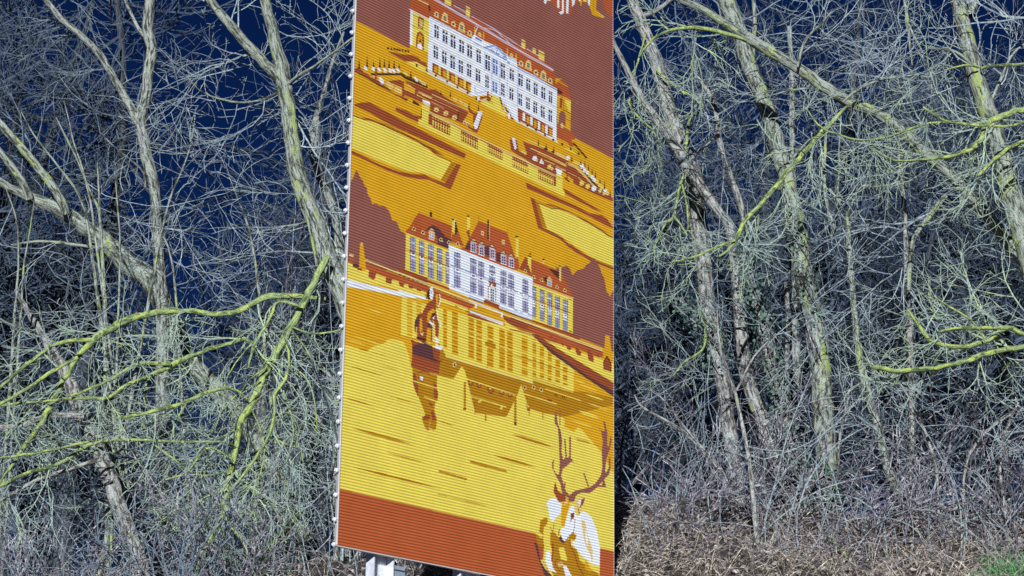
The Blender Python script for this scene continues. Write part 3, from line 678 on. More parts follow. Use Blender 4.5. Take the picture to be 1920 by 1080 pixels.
def draw_statue():
    Z(740, 630, 6)
    poly('O', '95 20 185 40 200 100 190 250 150 180 120 90')
    poly('G', '205 345 330 390 480 440 480 580 490 720 460 760 450 830 480 940 470 1050 430 1058 405 1020 400 940 388 1070 350 1040 310 940 350 890 330 830 270 680 212 520 205 440')
    poly('R', '210 430 240 420 268 560 265 680 232 610 208 520'); poly('R', '440 520 470 540 492 640 490 705 445 700'); poly('R', '308 920 345 890 402 890 400 935 330 945'); poly('R', '410 850 440 838 470 950 430 950'); poly('R', '380 730 440 770 425 795 395 780')
    line('R', '400 1000 405 1050', 9); line('R', '260 410 330 400 400 430', 14); poly('W', '282 450 325 460 322 512 292 482'); line('R', '270 440 275 480 320 520 332 460', 8)
    for a in ('210 505 485 592', '335 680 495 745'): line('Y', a, 13)
    poly('R', '182 38 515 155 512 300 502 432 320 392 188 340 200 250 200 100'); poly('P', '205 110 330 70 425 110 445 245 515 295 400 265 202 205'); line('D', '400 265 510 300 535 265', 7); line('T', '190 300 500 400', 8)
    line('C', '230 55 330 85', 8)
    poly('W', '462 92 552 125 520 160 460 137')
    Z(740, 530, 9)
    poly('R', '560 345 640 285 685 330 700 450 725 600 752 700 745 930 690 905 690 720 650 620 645 720 640 1010 480 1010 370 945 400 860 350 830 338 740 345 650 400 540 420 515 470 520 500 450')
    poly('P', '345 650 400 540 430 560 410 720 380 760 360 830'); poly('O', '430 600 466 600 478 812 428 830'); poly('C', '365 740 380 750 380 850 365 830')
    poly('O', '560 525 600 470 655 432 692 480 680 560 640 500 602 600 592 690 552 650'); poly('O', '553 760 622 780 610 1015 538 1000'); poly('D', '640 520 690 500 680 560 640 600'); poly('W', '640 600 680 555 670 620')
    poly('W', '588 630 660 690 665 745 600 690'); line('C', '655 740 650 980', 24); poly('P', '550 690 600 700 650 760 560 740')
    poly('D', '565 130 605 75 600 285 540 270 512 212 560 160'); poly('O', '518 212 545 180 545 250 570 270 560 285'); poly('W', '600 78 640 68 662 170 640 305 598 255'); blob('P', 625, 165, 8, 16)
    poly('R', '680 180 740 165 765 250 742 430 690 430 640 300 660 230'); poly('O', '695 190 740 200 742 300 738 405 708 432 705 300'); line('W', '765 190 775 310 745 400', 14)
    line('W', '715 470 735 540 730 600 790 690 780 760', 14); poly('W', '682 890 745 960 755 1020 700 995'); poly('C', '438 840 500 838 482 890 450 890'); poly('D', '380 900 530 950 520 990 380 950'); poly('O', '620 990 700 1010 690 1060 600 1050')

def draw_stag():
    Z(0, 0); poly('T', '600 908 630 915 1004 1000 1060 1012 1126 1028 1155 1034.5 1200 1046 1200 1300 600 1300')
    Z(990, 910, 6.353)
    poly('P', '75 670 112 700 150 880 260 1030 350 1100 210 1100 130 870')
    poly('Y', '92 560 140 430 240 370 400 380 640 310 760 360 832 560 862 740 856 1120 330 1120 200 982 150 890 185 880 195 720 110 640')
    poly('W', '215 235 260 160 322 150 380 188 402 230 398 330 330 390 312 440 262 402 242 250'); line('C', '225 230 160 290 115 380 90 500', 6)
    poly('W', '640 318 680 310 762 380 822 530 862 740 857 962 760 935 640 832 560 732 525 690 580 640 580 590 550 560 570 400')
    poly('C', '635 400 680 430 725 620 775 780 772 940 742 820 700 740 670 640'); poly('W', '690 500 720 640 715 740 690 640')
    poly('G', '270 560 322 560 380 640 430 682 492 640 512 720 582 760 625 900 742 982 852 1060 852 1120 330 1120 268 985 302 820 270 700')
    poly('Y', '368 740 432 740 472 880 462 900 395 880'); poly('W', '222 780 262 780 300 980 345 1045 250 1002 212 900'); poly('W', '418 950 462 960 540 1110 460 1110'); poly('G', '150 420 212 380 242 402 230 460 192 500 186 590 138 560'); poly('G', '88 570 180 640 186 745 118 700')
    poly('O', '680 900 700 890 740 970 750 1040 680 990'); poly('Y', '760 940 855 965 850 1050 745 1000')
    for a, w in (('300 690 300 780 288 900', 20), ('500 620 510 720 560 820 600 960 665 1065', 14), ('330 960 325 905 355 880 380 895', 11), ('330 960 370 1000 390 1030', 9), ('178 600 190 750', 9), ('270 500 300 560 315 450', 7), ('90 590 150 850 260 1040', 5)): line('R', a, w)
    blob('C', 390, 940, 34, 26); line('R', '370 930 410 930', 8)
    # head
    poly('W', '500 260 552 240 565 330 600 380 570 560 485 622 430 675 398 600 388 530 440 480 470 380 490 300')
    poly('O', '420 170 460 140 505 190 492 280 462 360 440 500 400 482 398 300'); poly('C', '425 180 455 150 480 200 440 240'); poly('R', '510 340 556 318 552 390 515 412'); blob('D', 535, 355, 12, 14); poly('V', '500 410 530 405 510 440')
    poly('P', '370 622 400 598 415 640 445 675 420 695 380 652'); line('R', '562 400 560 480 545 560', 7); poly('G', '488 600 540 556 582 600 560 655 505 640'); line('R', '490 615 430 690', 10); line('R', '380 520 365 600', 10)
    poly('C', '555 190 600 160 640 138 690 148 672 230 622 272 605 335 570 240'); poly('R', '640 170 685 145 662 225 615 275'); poly('W', '600 190 640 170 625 250'); line('R', '600 270 617 345', 11); poly('C', '600 280 660 280 640 320')
    # antlers
    Z(990, 760, 6)
    poly('R', '290 970 300 900 312 860 340 962 385 990 430 1000 428 1080 350 1090')
    poly('B', '315 65 325 65 330 130 338 200 372 290 387 400 380 520 398 610 425 588 410 380 425 375 442 590 468 580 466 360 487 345 486 590 522 645 490 632 440 682 396 712 376 790 402 880 428 960 470 1012 530 962 600 945 680 925 623 760 640 765 695 925 760 880 822 790 840 700 834 520 845 400 826 290 788 240 842 290 868 285 848 175 872 190 896 300 896 460 916 460 931 330 946 400 922 500 886 600 870 745 885 755 912 700 913 580 931 600 932 720 912 782 860 832 884 922 790 917 700 987 600 982 545 1012 522 1085 465 1085 455 1040 400 1002 380 960 368 880 320 800 274 700 274 640 300 598 291 660 292 720 330 780 355 770 360 640 350 400 340 250 308 210 300 150')
    poly('Y', '805 895 845 855 835 900'); line('P', '345 250 385 400', 5); line('B', '405 1000 420 870', 16)

for f in (draw_sky_and_upper_castle, draw_garden, draw_lower_castle, draw_water, draw_quay_right, draw_statue, draw_stag): f()

# ------------------------------------------------------------------ the sign itself
def make_sign():
    inks = []
    for key, name, c in INKS:
        m, n, l, b = new_mat('ink_' + name)
        tc = n.new('ShaderNodeTexCoord')
        f = noise(n, l, tc.outputs['Object'], 3.0, 6, 0.65); g = noise(n, l, tc.outputs['Object'], 160.0, 2, 0.5)
        c1 = mixc(n, l, ramp(n, l, f, [(0.35, (0, 0, 0)), (0.75, (1, 1, 1))]), tuple(q * 0.93 for q in c), tuple(min(q * 1.06 + 0.004, 0.95) for q in c))
        c2 = mixc(n, l, ramp(n, l, g, [(0.3, (0, 0, 0)), (0.8, (0.3, 0.3, 0.3))]), c1, tuple(q * 0.7 for q in c))
        l.new(c2, b.inputs['Base Color']); b.inputs['Roughness'].default_value = 0.6
        b.inputs['Specular IOR Level'].default_value = 0.3
        inks.append(m)
    alu = simple_mat('aluminium', (0.62, 0.63, 0.66), 0.42, 0.6, 0.1, 5)
    galv = simple_mat('galvanised_steel', (0.66, 0.69, 0.76), 0.4, 0.25, 0.2, 14)
    bolt_m = simple_mat('bolt_steel', (0.80, 0.82, 0.86), 0.4, 0.3, 0.1, 20)
    trim_m = simple_mat('edge_trim_paint', (0.56, 0.51, 0.50), 0.5, 0.0, 0.06, 6)
    root = empty('tourist_sign', tuple(S0 - np.array([0, 0, 1.3])))
    ax = np.array(root.location)
    tag(root, 'tall ribbed sign printed with two castles and a stag, on steel posts', 'sign')
    AL = len(inks)
    t = np.arange(SUB + 1) / SUB
    prof = -0.0093 * (0.5 + 0.5 * np.cos(2 * np.pi * t)) ** 1.15
    for p in range(NPL):
        V, Mi = [], []
        for r in range(RIBS * SUB):
            row = ART[p * RIBS * SUB + r]
            cut = np.flatnonzero(np.diff(row)) + 1
            st = np.concatenate([[0], cut]); en = np.concatenate([cut, [NCOL]])
            v0 = p * PLANK + r * DV; v1 = v0 + DV
            z0, z1 = prof[r % SUB], prof[r % SUB + 1]
            a = S0 + UD * (st * DU)[:, None]; b = S0 + UD * (en * DU)[:, None]
            lo = np.array([0, 0, v0]) + ND * z0; hi = np.array([0, 0, v1]) + ND * z1
            V.append(np.stack([a + lo, b + lo, b + hi, a + hi], axis=1).reshape(-1, 3)); Mi.append(row[st])
        V = np.concatenate(V); Mi = np.concatenate(Mi).astype(int)
        F = np.arange(len(V)).reshape(-1, 4)
        acc = Acc(); acc.add(V, F)
        acc.M = [Mi]
        acc.box(S0 + ND * -0.045 + np.array([0, 0, p * PLANK + 0.001]), UD * SIGN_W, ND * 0.029, np.array([0, 0, PLANK - 0.002]), AL)
        acc.build('panel_plank', inks + [alu], root, origin=ax)
        # bolt with washer at the left end of every plank
        q = S0 + np.array([0, 0, p * PLANK + 0.004])
        bo = Acc()
        for (d0, d1, rr) in ((0.0, 0.014, 0.013), (0.014, 0.040, 0.022), (0.040, 0.052, 0.014)):
            Pn = np.array([[q - UD * d0 + ND * -0.02, q - UD * d1 + ND * -0.02]])
            bo.add(*tube(Pn, np.full((1, 2), rr), 8)[:2])
        bo.build('bolt', bolt_m, root, origin=ax)
    H = NPL * PLANK
    e = Acc(); e.box(S0 - UD * 0.010 + ND * -0.010, UD * 0.009, ND * 0.012, np.array([0, 0, H])); e.build('edge_trim', trim_m, root, origin=ax)
    e = Acc(); e.box(S0 + UD * (SIGN_W + 0.001) + ND * -0.010, UD * 0.004, ND * 0.009, np.array([0, 0, H])); e.build('edge_trim', alu, root, origin=ax)
    e = Acc(); e.box(S0 - UD * 0.008 + ND * -0.045 + np.array([0, 0, -0.012]), UD * (SIGN_W + 0.014), ND * 0.043, np.array([0, 0, 0.011])); e.build('bottom_rail', trim_m, root, origin=ax)
    # I-section posts behind the panel, running into the bank
    for (pl, pr) in ((681.0, 736.0), (846.0, 899.0)):
        u0 = to_uv(pl, 1075)[0] + 0.20; u1 = to_uv(pr, 1075)[0] + 0.075
        w = u1 - u0; c = S0 + UD * u0
        foot = float(ground_h(c[0], c[1])) - 0.6
        up = np.array([0, 0, S0[2] + H - 0.3 - foot]); base = np.array([c[0], c[1], foot])
        a = Acc()
        dep = 0.105
        a.box(base + ND * -0.152, UD * 0.016, ND * dep, up); a.box(base + UD * (w - 0.016) + ND * -0.152, UD * 0.016, ND * dep, up)
        a.box(base + UD * 0.0165 + ND * -0.152, UD * (w - 0.033), ND * 0.014, up)
        a.build('post', galv, root, origin=ax)
        if pl < 700:   # flat stay plate bolted beside the first post
            b = Acc(); s = base + UD * (w + 0.006) + ND * -0.165; ht = S0[2] - foot - 0.075
            b.box(s, UD * 0.175, ND * 0.10, np.array([0, 0, ht]))
            b.build('stay', simple_mat('weathered_steel', (0.36, 0.42, 0.52), 0.45, 0.2, 0.18, 12), root, origin=ax)
            g = Acc(); g.box(s + ND * 0.1005 + np.array([0, 0, ht - 0.05]), UD * 0.175, ND * 0.006, np.array([0, 0, 0.012])); g.build('strap', simple_mat('dark_strap', (0.05, 0.06, 0.08), 0.6), root, origin=ax)
            g = Acc(); g.box(s + UD * 0.08 + ND * 0.04 + np.array([0, 0, ht + 0.001]), UD * 0.015, ND * 0.015, np.array([0, 0, 0.05])); g.build('screw', simple_mat('dark_screw', (0.04, 0.04, 0.05), 0.5), root, origin=ax)
    for v in (0.35, 2.4, 4.5):
        e = Acc(); e.box(S0 + UD * 0.05 + ND * -0.058 + np.array([0, 0, v]), UD * (SIGN_W - 0.1), ND * 0.012, np.array([0, 0, 0.08])); e.build('back_rail', galv, root, origin=ax)
make_sign()

# ------------------------------------------------------------------ trees
def bark_mat(name, dark, light, lichen, amount, moss_scale=5.0):
    m, n, l, b = new_mat(name)
    at = n.new('ShaderNodeAttribute'); at.attribute_name = 'bark_co'
    mp = n.new('ShaderNodeMapping'); mp.inputs['Scale'].default_value = (1, 1, 0.22); l.new(at.outputs['Vector'], mp.inputs['Vector'])
    f = noise(n, l, mp.outputs[0], 24.0, 6, 0.72)
    c = ramp(n, l, f, [(0.43, dark), (0.49, tuple(0.45 * a + 0.55 * q for a, q in zip(dark, light))), (0.56, light)])
    mp2 = n.new('ShaderNodeMapping'); mp2.inputs['Scale'].default_value = (1, 1, 0.5); l.new(at.outputs['Vector'], mp2.inputs['Vector'])
    g = noise(n, l, mp2.outputs[0], moss_scale, 6, 0.72)
    c = mixc(n, l, ramp(n, l, g, [(0.62 - amount, (0, 0, 0)), (0.66 - amount, (0.85, 0.85, 0.85))]), c, lichen)
    h = noise(n, l, at.outputs['Vector'], 70.0, 3, 0.6)
    c = mixc(n, l, ramp(n, l, h, [(0.35, (0.55, 0.55, 0.55)), (0.6, (0, 0, 0))]), c, tuple(q * 0.35 for q in dark))
    l.new(c, b.inputs['Base Color']); b.inputs['Roughness'].default_value = 0.92; b.inputs['Specular IOR Level'].default_value = 0.2
    bp = n.new('ShaderNodeBump'); bp.inputs['Strength'].default_value = 0.9; bp.inputs['Distance'].default_value = 0.03
    l.new(f, bp.inputs['Height']); l.new(bp.outputs[0], b.inputs['Normal'])
    return m

LICH = (0.38, 0.47, 0.15)
MB_GREY = bark_mat('grey_bark', (0.05, 0.05, 0.045), (0.40, 0.43, 0.38), LICH, -0.01)
MB_LICH = bark_mat('lichen_bark', (0.05, 0.055, 0.04), (0.40, 0.44, 0.38), LICH, 0.055)
MB_PALE = bark_mat('pale_bark', (0.07, 0.065, 0.06), (0.46, 0.46, 0.43), (0.36, 0.42, 0.2), -0.01)
MB_DIMMED = bark_mat('dimmed_far_bark', (0.025, 0.03, 0.04), (0.10, 0.115, 0.14), (0.12, 0.14, 0.08), 0.03)  # far bark darkened to stand in for light falling off with depth
MB_BOUGH = bark_mat('lichen_crust', (0.08, 0.11, 0.05), (0.34, 0.44, 0.19), (0.50, 0.60, 0.15), 0.10, 14.0)

MB_MOSS = bark_mat('mossy_bark', (0.03, 0.04, 0.02), (0.13, 0.17, 0.07), (0.20, 0.27, 0.08), 0.05, 9.0)

def twig_mat(name, stops, scale=2.2):
    m, n, l, b = new_mat(name)
    tc = n.new('ShaderNodeTexCoord')
    f = noise(n, l, tc.outputs['Object'], scale, 5, 0.75); g = noise(n, l, tc.outputs['Object'], 34.0, 2, 0.5)
    c = ramp(n, l, f, stops)
    c = mixc(n, l, ramp(n, l, g, [(0.35, (0.6, 0.6, 0.6)), (0.6, (0, 0, 0))]), c, tuple(q * 0.4 for q in stops[0][1]))
    l.new(c, b.inputs['Base Color']); b.inputs['Roughness'].default_value = 0.85; b.inputs['Specular IOR Level'].default_value = 0.2
    return m
MT_PALE = twig_mat('pale_twigs', [(0.32, (0.13, 0.165, 0.20)), (0.50, (0.37, 0.435, 0.48)), (0.68, (0.48, 0.56, 0.46))])
MT_LICH = twig_mat('lichen_twigs', [(0.30, (0.22, 0.28, 0.28)), (0.50, (0.38, 0.47, 0.40)), (0.68, (0.48, 0.60, 0.26))])
MT_BROWN = twig_mat('brown_twigs', [(0.36, (0.06, 0.05, 0.065)), (0.50, (0.19, 0.17, 0.21)), (0.64, (0.55, 0.53, 0.56))], 6.0)
MT_HALF_DIM = twig_mat('half_dimmed_twigs', [(0.30, (0.07, 0.09, 0.12)), (0.52, (0.19, 0.24, 0.29)), (0.70, (0.30, 0.36, 0.36))])  # darker, bluer twigs: part of the night light's fade painted into the colour
MT_DIMMED = twig_mat('dimmed_far_twigs', [(0.30, (0.03, 0.045, 0.07)), (0.52, (0.075, 0.10, 0.145)), (0.72, (0.125, 0.16, 0.20))])  # loss of light deep in the wood painted into the twig colour

def nrm(v): return v / (np.linalg.norm(v, axis=-1, keepdims=True) + 1e-9)

def sprout(par, rad, k, length, ang, r_scale, nseg, wig, up, lo=0.12, hi=1.0, r_min=0.003, back=0.0):
    """k shoots from every parent polyline: par (n,m,3), rad (n,m); all vectorised"""
    n, m, _ = par.shape
    t = lo + (hi - lo) * (np.arange(k)[None, :] + rng.random((n, k))) / k
    x = t * (m - 1); i = np.clip(x.astype(int), 0, m - 2); f = (x - i)[..., None]
    ar = np.arange(n)[:, None]
    p = par[ar, i] * (1 - f) + par[ar, i + 1] * f
    r = rad[ar, i] * (1 - f[..., 0]) + rad[ar, i + 1] * f[..., 0]
    tan = nrm(par[ar, i + 1] - par[ar, i])
    rv = rng.normal(size=(n, k, 3)); perp = nrm(rv - (rv * tan).sum(-1, keepdims=True) * tan)
    a = np.radians(rng.uniform(ang[0], ang[1], size=(n, k, 1)))
    d = nrm(tan * np.cos(a) + perp * np.sin(a) + np.array([0, 0, up]))
    if back: d[..., 1] = np.where(rng.random((n, k)) < back, np.abs(d[..., 1]) * 0.8 + 0.05, d[..., 1]); d = nrm(d)      # most shoots grow into the wood, away from the road
    L = rng.uniform(length[0], length[1], size=(n, k, 1)) * (1.15 - 0.55 * t[..., None])
    p = p.reshape(-1, 3); d = d.reshape(-1, 3); L = L.reshape(-1, 1); r = r.reshape(-1)
    pts = [p]
    bend = rng.normal(scale=wig * 1.15, size=d.shape)
    for s in range(nseg):
        d = nrm(d + bend + rng.normal(scale=wig, size=d.shape) + np.array([0, 0, up * 0.25]))
        p = p + d * L / nseg; pts.append(p)
    pts = np.stack(pts, axis=1)
    r0 = np.clip(r * r_scale, r_min * 1.25, None) * rng.uniform(0.8, 1.1, size=r.shape)
    taper = np.linspace(1, 0.45, nseg + 1)
    return pts, np.maximum(r0[:, None] * taper[None, :], r_min)

def crown(acc, limbs, dens=1.0, L1=(0.9, 2.7), L2=(0.45, 1.35), L3=(0.2, 0.65), k2=7, k3=4, up=0.06, k_per_m=3.0, thin=0.84, back=0.88):
    """fine branching from traced limbs into one part"""
    for lp, lr in limbs:
        ln = np.linalg.norm(np.diff(lp, axis=0), axis=1).sum()
        k1 = max(2, int(ln * k_per_m * dens))
        a, ra = sprout(lp[None], lr[None], k1, L1, (35, 75), 0.5, 8, 0.12, up, 0.05, 1.0, 0.0060 * thin, back)
        ra = np.minimum(ra, 0.019 * thin)
        b, rb = sprout(a, ra, k2, L2, (25, 60), 0.75, 6, 0.13, up, 0.1, 1.0, 0.0047 * thin, back * 0.6)
        c, rc = sprout(b, rb, k3, L3, (22, 55), 0.8, 4, 0.14, up, 0.15, 1.0, 0.0038 * thin)
        for q, rq in ((a, ra), (b, rb), (c, rc)):
            acc.add(*tube(q, rq, 3)[:2])

def ridged(pts, sides, amp=0.07):
    m = len(pts); ang = np.arange(sides) / sides * 2 * np.pi
    seg = np.concatenate([[0], np.cumsum(np.linalg.norm(np.diff(pts[:, :3], axis=0), axis=1))])
    R = np.ones((m, sides))
    for q in range(7):
        kf = rng.integers(3, 13); ph = rng.random() * 6.28; dr = rng.uniform(-2, 2); lf = rng.uniform(1.0, 6.0)
        R += amp * 0.4 * np.sin(kf * ang[None, :] + ph + dr * np.sin(seg[:, None] * lf * 0.6 + ph) + seg[:, None] * 0.4) * (0.6 + 0.4 * np.sin(seg[:, None] * lf))
    R += amp * 0.5 * rng.normal(size=(m, sides)) * 0.5
    return R[None]

def trace(s, depth, d_end=None):
    """'x y width ...' in photograph pixels -> world polyline with radii; depth may drift to d_end"""
    v = np.array([float(q) for q in s.replace(',', ' ').split()]).reshape(-1, 3)
    d_end = depth if d_end is None else d_end
    dd = np.linspace(depth, d_end, len(v))
    pts = np.array([P(x, y, d) for (x, y, w), d in zip(v, dd)])
    r = np.array([w * px_size(d) / 2 for (x, y, w), d in zip(v, dd)])
    return np.concatenate([pts, r[:, None]], axis=1)

def to_ground(tr, flare=1.25):
    """carry a traced trunk (top first) on down into the bank"""
    tr = tr.copy(); last = tr[-1]; d = nrm(tr[-1, :3] - tr[-2, :3]); d = nrm(d * np.array([0.8, 0.8, 1]) + np.array([0, 0, -0.25]))
    p = last[:3].copy(); out = []
    for k in range(60):
        if p[2] < ground_h(p[0], p[1]) - 0.25: break
        p = p + d * 0.25; out.append(np.concatenate([p, [last[3] * (1 + (flare - 1) * min(1, k / 4))]]))
    return np.concatenate([tr, np.array(out)]) if out else tr

TREES = []
def tree(label, trunk, limbs=(), boughs=(), bark=None, twig=None, name='bare_tree', cat='tree', dens=1.0, group=None, sides=20, grow=True, trunk_twigs=0.35, kb=0.8, **kw):
    """trunk: traced top to foot and carried into the ground; limbs, boughs: traced from their root outwards"""
    bark = bark or MB_GREY; twig = twig or MT_PALE
    tr = to_ground(trunk) if grow else trunk
    foot = tr[-1, :3].copy()
    root = empty(name, tuple(foot)); tag(root, label, cat, group)
    def mesh(nm, t, mat, sd, amp):
        ln = np.linalg.norm(np.diff(t[:, :3], axis=0), axis=1).sum()
        m = int(np.clip(ln / 0.09, 12, 160)); q = resample(t, m)
        if amp: 
            jit = rng.normal(scale=0.10 if nm != 'bough' else 0.3, size=(m, 3)) * q[:, 3:4]; q[:, :3] += jit * 0.6
        a = Acc(); V, F, co = tube(q[None, :, :3], np.maximum(q[None, :, 3], 0.004), sd, True, ridged(q, sd, amp) if amp else None)
        co = co + rng.random(3) * 50
        a.add(V, F, 0, co); a.build(nm, mat, root, smooth=True, attr=True, origin=foot)
        return q[:, :3], q[:, 3]
    ac = Acc(); src = []
    tp, trd = mesh('trunk', tr, bark, sides, 0.085)
    cut = int(len(tp) * 0.8)
    acc_l = []
    if trunk_twigs: crown(ac, [(tp[:cut], trd[:cut] * 0.3)], dens * trunk_twigs, **kw)
    for lb in limbs:
        q = mesh('limb', lb, bark, 12, 0.07); acc_l.append((q[0], q[1]))
    for lb in boughs:
        lb = lb.copy(); lb[:, 3] *= 0.88; q = mesh('bough', lb, MB_BOUGH, 9, 0.24); src.append((q[0], q[1]))
    if acc_l: crown(ac, [(a, np.minimum(r, 0.03)) for a, r in acc_l], dens, **kw)
    if ac.n:
        tag(ac.build('crown', twig, root, origin=foot), kind='stuff')
    if src:
        a2 = Acc(); crown(a2, [(a, np.minimum(r, 0.03)) for a, r in src], dens * kb, L1=(0.5, 1.7), L2=(0.28, 0.9), L3=(0.15, 0.45), k2=7, k3=4, up=-0.07, thin=0.80)
        tag(a2.build('lichen_twigs', MT_LICH, root, origin=foot), kind='stuff')
    return root

S2 = lambda s, x0, y0, k=2.0: ' '.join('%g %g %g' % (x0 + a / k, y0 + b / k, c / k) for a, b, c in np.array([float(q) for q in s.split()]).reshape(-1, 3))
z1 = lambda s: S2(s, 0, 0)
z2 = lambda s: S2(s, 0, 540)
z3 = lambda s: S2(s, 1150, 0)
z4 = lambda s: S2(s, 1150, 540)

# --- left of the sign
tree('slim forked tree with a clear Y fork against the dark gap left of the sign',
     trace(z1('565 -30 38 555 100 44 570 180 46 555 280 42 545 370 40 524 452 50 534 500 46 550 600 48 578 700 44 590 900 44 604 1060 48 610 1300 54'), 29),
     [trace(z1('524 470 40 472 370 34 420 280 31 370 200 30 300 130 28 230 70 26 170 0 24 100 -60 20'), 29, 28.6),
      trace(z1('545 700 10 540 650 9 510 615 8 440 560 7 374 497 5'), 29, 28.7),
      trace(z1('540 140 14 510 90 14 478 20 13 460 -40 10'), 29, 29.3)],
     dens=0.85, trunk_twigs=0.22, twig=MT_HALF_DIM)
B6 = 26.3
SPRAYS = ('960 190 8 900 260 7 850 340 6 830 420 4', '1000 300 8 930 350 7 890 430 6 860 520 4', '900 520 8 830 560 7 760 600 6 720 660 4', '940 450 8 980 540 7 990 640 6 960 740 4', '1060 380 8 1090 460 7 1100 560 6 1070 660 4',
          '880 620 8 800 660 7 740 720 6 700 790 4', '860 720 9 780 780 7 720 830 6 690 900 4', '850 770 9 790 850 7 750 920 5', '845 800 8 830 880 7 850 960 6 870 1040 4', '1080 280 8 1150 340 7 1180 430 6 1190 540 4',
          '600 590 7 560 540 6 520 500 4', '700 430 8 660 500 7 640 580 5', '560 330 8 540 400 7 560 480 5', '1090 150 8 1160 250 7 1200 360 5', '870 660 8 920 740 7 1000 790 6 1060 880 4', '980 350 7 900 390 6 820 480 6 780 560 4')
tree('thick lichen spotted tree forking high beside the left edge of the sign',
     trace(z1('985 -40 42 1000 30 44 1025 130 46 1050 230 54 1060 290 62 1075 380 62 1090 480 62 1105 600 66 1130 700 72 1170 800 72 1220 940 80 1270 1060 90 1340 1250 96'), 27),
     [trace(z1('1050 295 48 990 235 44 920 160 42 860 90 40 800 20 36 760 -40 32'), 27, 26.6),
      trace(z1('1050 345 12 980 375 9 900 385 8 820 370 8 750 340 6 705 290 4'), 27, 26.2),
      trace(z1('1062 330 14 1110 290 12 1190 240 11 1260 190 10 1325 140 8'), 27, 26.4),
      trace(z1('1190 1000 14 1160 850 12 1140 780 10 1120 720 8'), 26.9, 26.6)],
     [trace(z2('1230 -120 30 1165 0 28 1130 70 30 1090 150 31 1050 220 33 1010 290 34 980 350 32 940 440 30 900 510 28 885 600 25 865 700 26 850 780 26 835 850 22 800 920 18 760 990 15 735 1080 11'), 26.6, B6 - 0.3),
      trace(z2('838 845 16 880 905 14 920 970 13 952 1080 11'), B6 - 0.3, B6 - 0.6),
      trace(z2('1075 190 14 1085 270 13 1070 350 14 1030 400 15 1030 480 14 1005 560 14 950 650 14 900 720 14 862 765 13'), B6, B6 - 0.3),
      trace(z2('1130 70 18 1040 50 18 1020 100 17 990 150 16 950 220 14 930 300 9'), 26.4, B6 - 0.2),
      trace(z2('1220 40 14 1010 30 26 900 85 24 820 100 24 700 88 24 600 90 26 500 110 28 430 140 30 350 200 29 290 260 25 230 360 25 180 450 26 130 540 24 70 630 20 -10 740 9'), 27, 25.3),
      trace(z2('345 195 20 280 195 19 200 215 18 120 270 17 50 330 16 -20 390 14'), 25.6, 25.2),
      trace(z2('290 260 18 200 310 17 100 380 16 -10 440 14'), 25.5, 25.2),
      trace(z2('1000 290 14 930 195 16 840 215 18 740 245 19 660 280 20 560 330 18 470 365 17 410 410 16 300 412 13 100 430 12 -10 442 11'), 26.4, 25.4),
      trace(z2('640 285 16 520 285 13 420 340 13 330 380 12 265 405 10'), 25.9, 25.5),
      trace(z2('930 420 8 880 380 9 800 385 14 690 430 15 560 465 14 435 490 11'), 26.2, 25.6),
      trace(z2('880 600 9 860 580 10 640 575 11 480 570 14 380 575 15 320 595 16 250 640 17 190 670 16 100 695 15 -10 745 14'), 26.2, 25.3),
      trace(z2('330 575 12 200 605 12 -10 640 11'), 25.5, 25.2), *[trace(z2(q), B6, B6 - 0.3) for q in SPRAYS],
      trace(z2('862 690 8 740 700 9 650 640 9 580 590 7'), 26.1, 25.7), trace(z2('850 755 9 760 790 8 700 835 6 600 880 4'), 26.1, 25.8),
      trace(z2('870 640 9 780 600 10 700 690 8 620 720 6'), 26.0, 25.6),
      trace(z2('1020 480 8 1085 470 8 1120 530 8 1110 590 6'), B6, B6 - 0.2), trace(z2('1010 550 8 1070 585 8 1125 600 8 1135 650 6'), B6, B6 - 0.3), trace(z2('1100 150 8 1180 172 7 1290 155 6'), 26.4, 26.2)],
     bark=MB_LICH, dens=1.15, name='lichen_tree', k_per_m=3.6, kb=0.56)
tree('leaning tree crossing the left edge of the frame with a double limb pointing up left',
     trace(z1('-60 640 28 0 680 30 50 710 34 120 742 44 230 790 56 330 860 60 400 910 70 480 990 80 570 1060 86') + ' ' + z2('700 260 76 800 370 70 900 480 64 1000 650 60 1090 790 62'), 30, 30.6),
     [trace(z1('250 800 40 240 770 38 190 690 36 120 600 34 60 530 34 0 465 34 -60 400 30'), 30, 29.6),
      trace(z1('110 745 34 100 715 32 70 660 30 30 610 29 0 570 28 -40 520 24'), 30, 29.7),
      trace(z1('370 930 18 300 920 15 150 905 13 40 920 8'), 30, 29.6)],
     bark=MB_LICH, dens=0.55, twig=MT_HALF_DIM)
tree('stout leaning tree with stripped pale bark at lower left behind lichen boughs',
     trace('30 545 7 62 600 13 95 655 20 125 705 27 150 765 32 175 820 32 200 880 32 225 955 32 245 1005 30 262 1050 30', 28.2, 25.7),
     [trace('190 860 9 130 880 8 70 900 7 0 940 6', 25.7, 25.9), trace('160 780 12 90 780 11 30 800 9 -20 800 8', 25.7, 25.9)],
     bark=MB_PALE, dens=0.5, twig=MT_HALF_DIM, trunk_twigs=0.12)
tree('thin second trunk close behind the thick tree at the left edge of the sign',
     trace(z1('1290 120 10 1245 240 14 1215 350 20 1190 430 25 1172 490 29 1180 600 32 1215 700 34 1255 800 36 1280 1000 36 1290 1200 38'), 29.4), [trace(z1('1185 610 12 1180 560 12 1195 440 10 1190 380 6'), 29.2, 29.0)], dens=0.9, bark=MB_GREY, twig=MT_HALF_DIM)
tree('narrow dark stem in the undergrowth at the lower left of the sign',
     trace(z2('1130 240 16 1170 260 18 1235 330 20 1255 400 22 1262 520 24 1258 720 26 1262 900 28'), 27.8), [trace(z2('1245 610 12 1200 500 12 1150 430 12 1105 370 9'), 27.8, 27.4), trace(z2('1262 365 10 1200 320 10 1110 270 8'), 27.8, 27.5)], dens=0.8, bark=MB_PALE, twig=MT_BROWN)
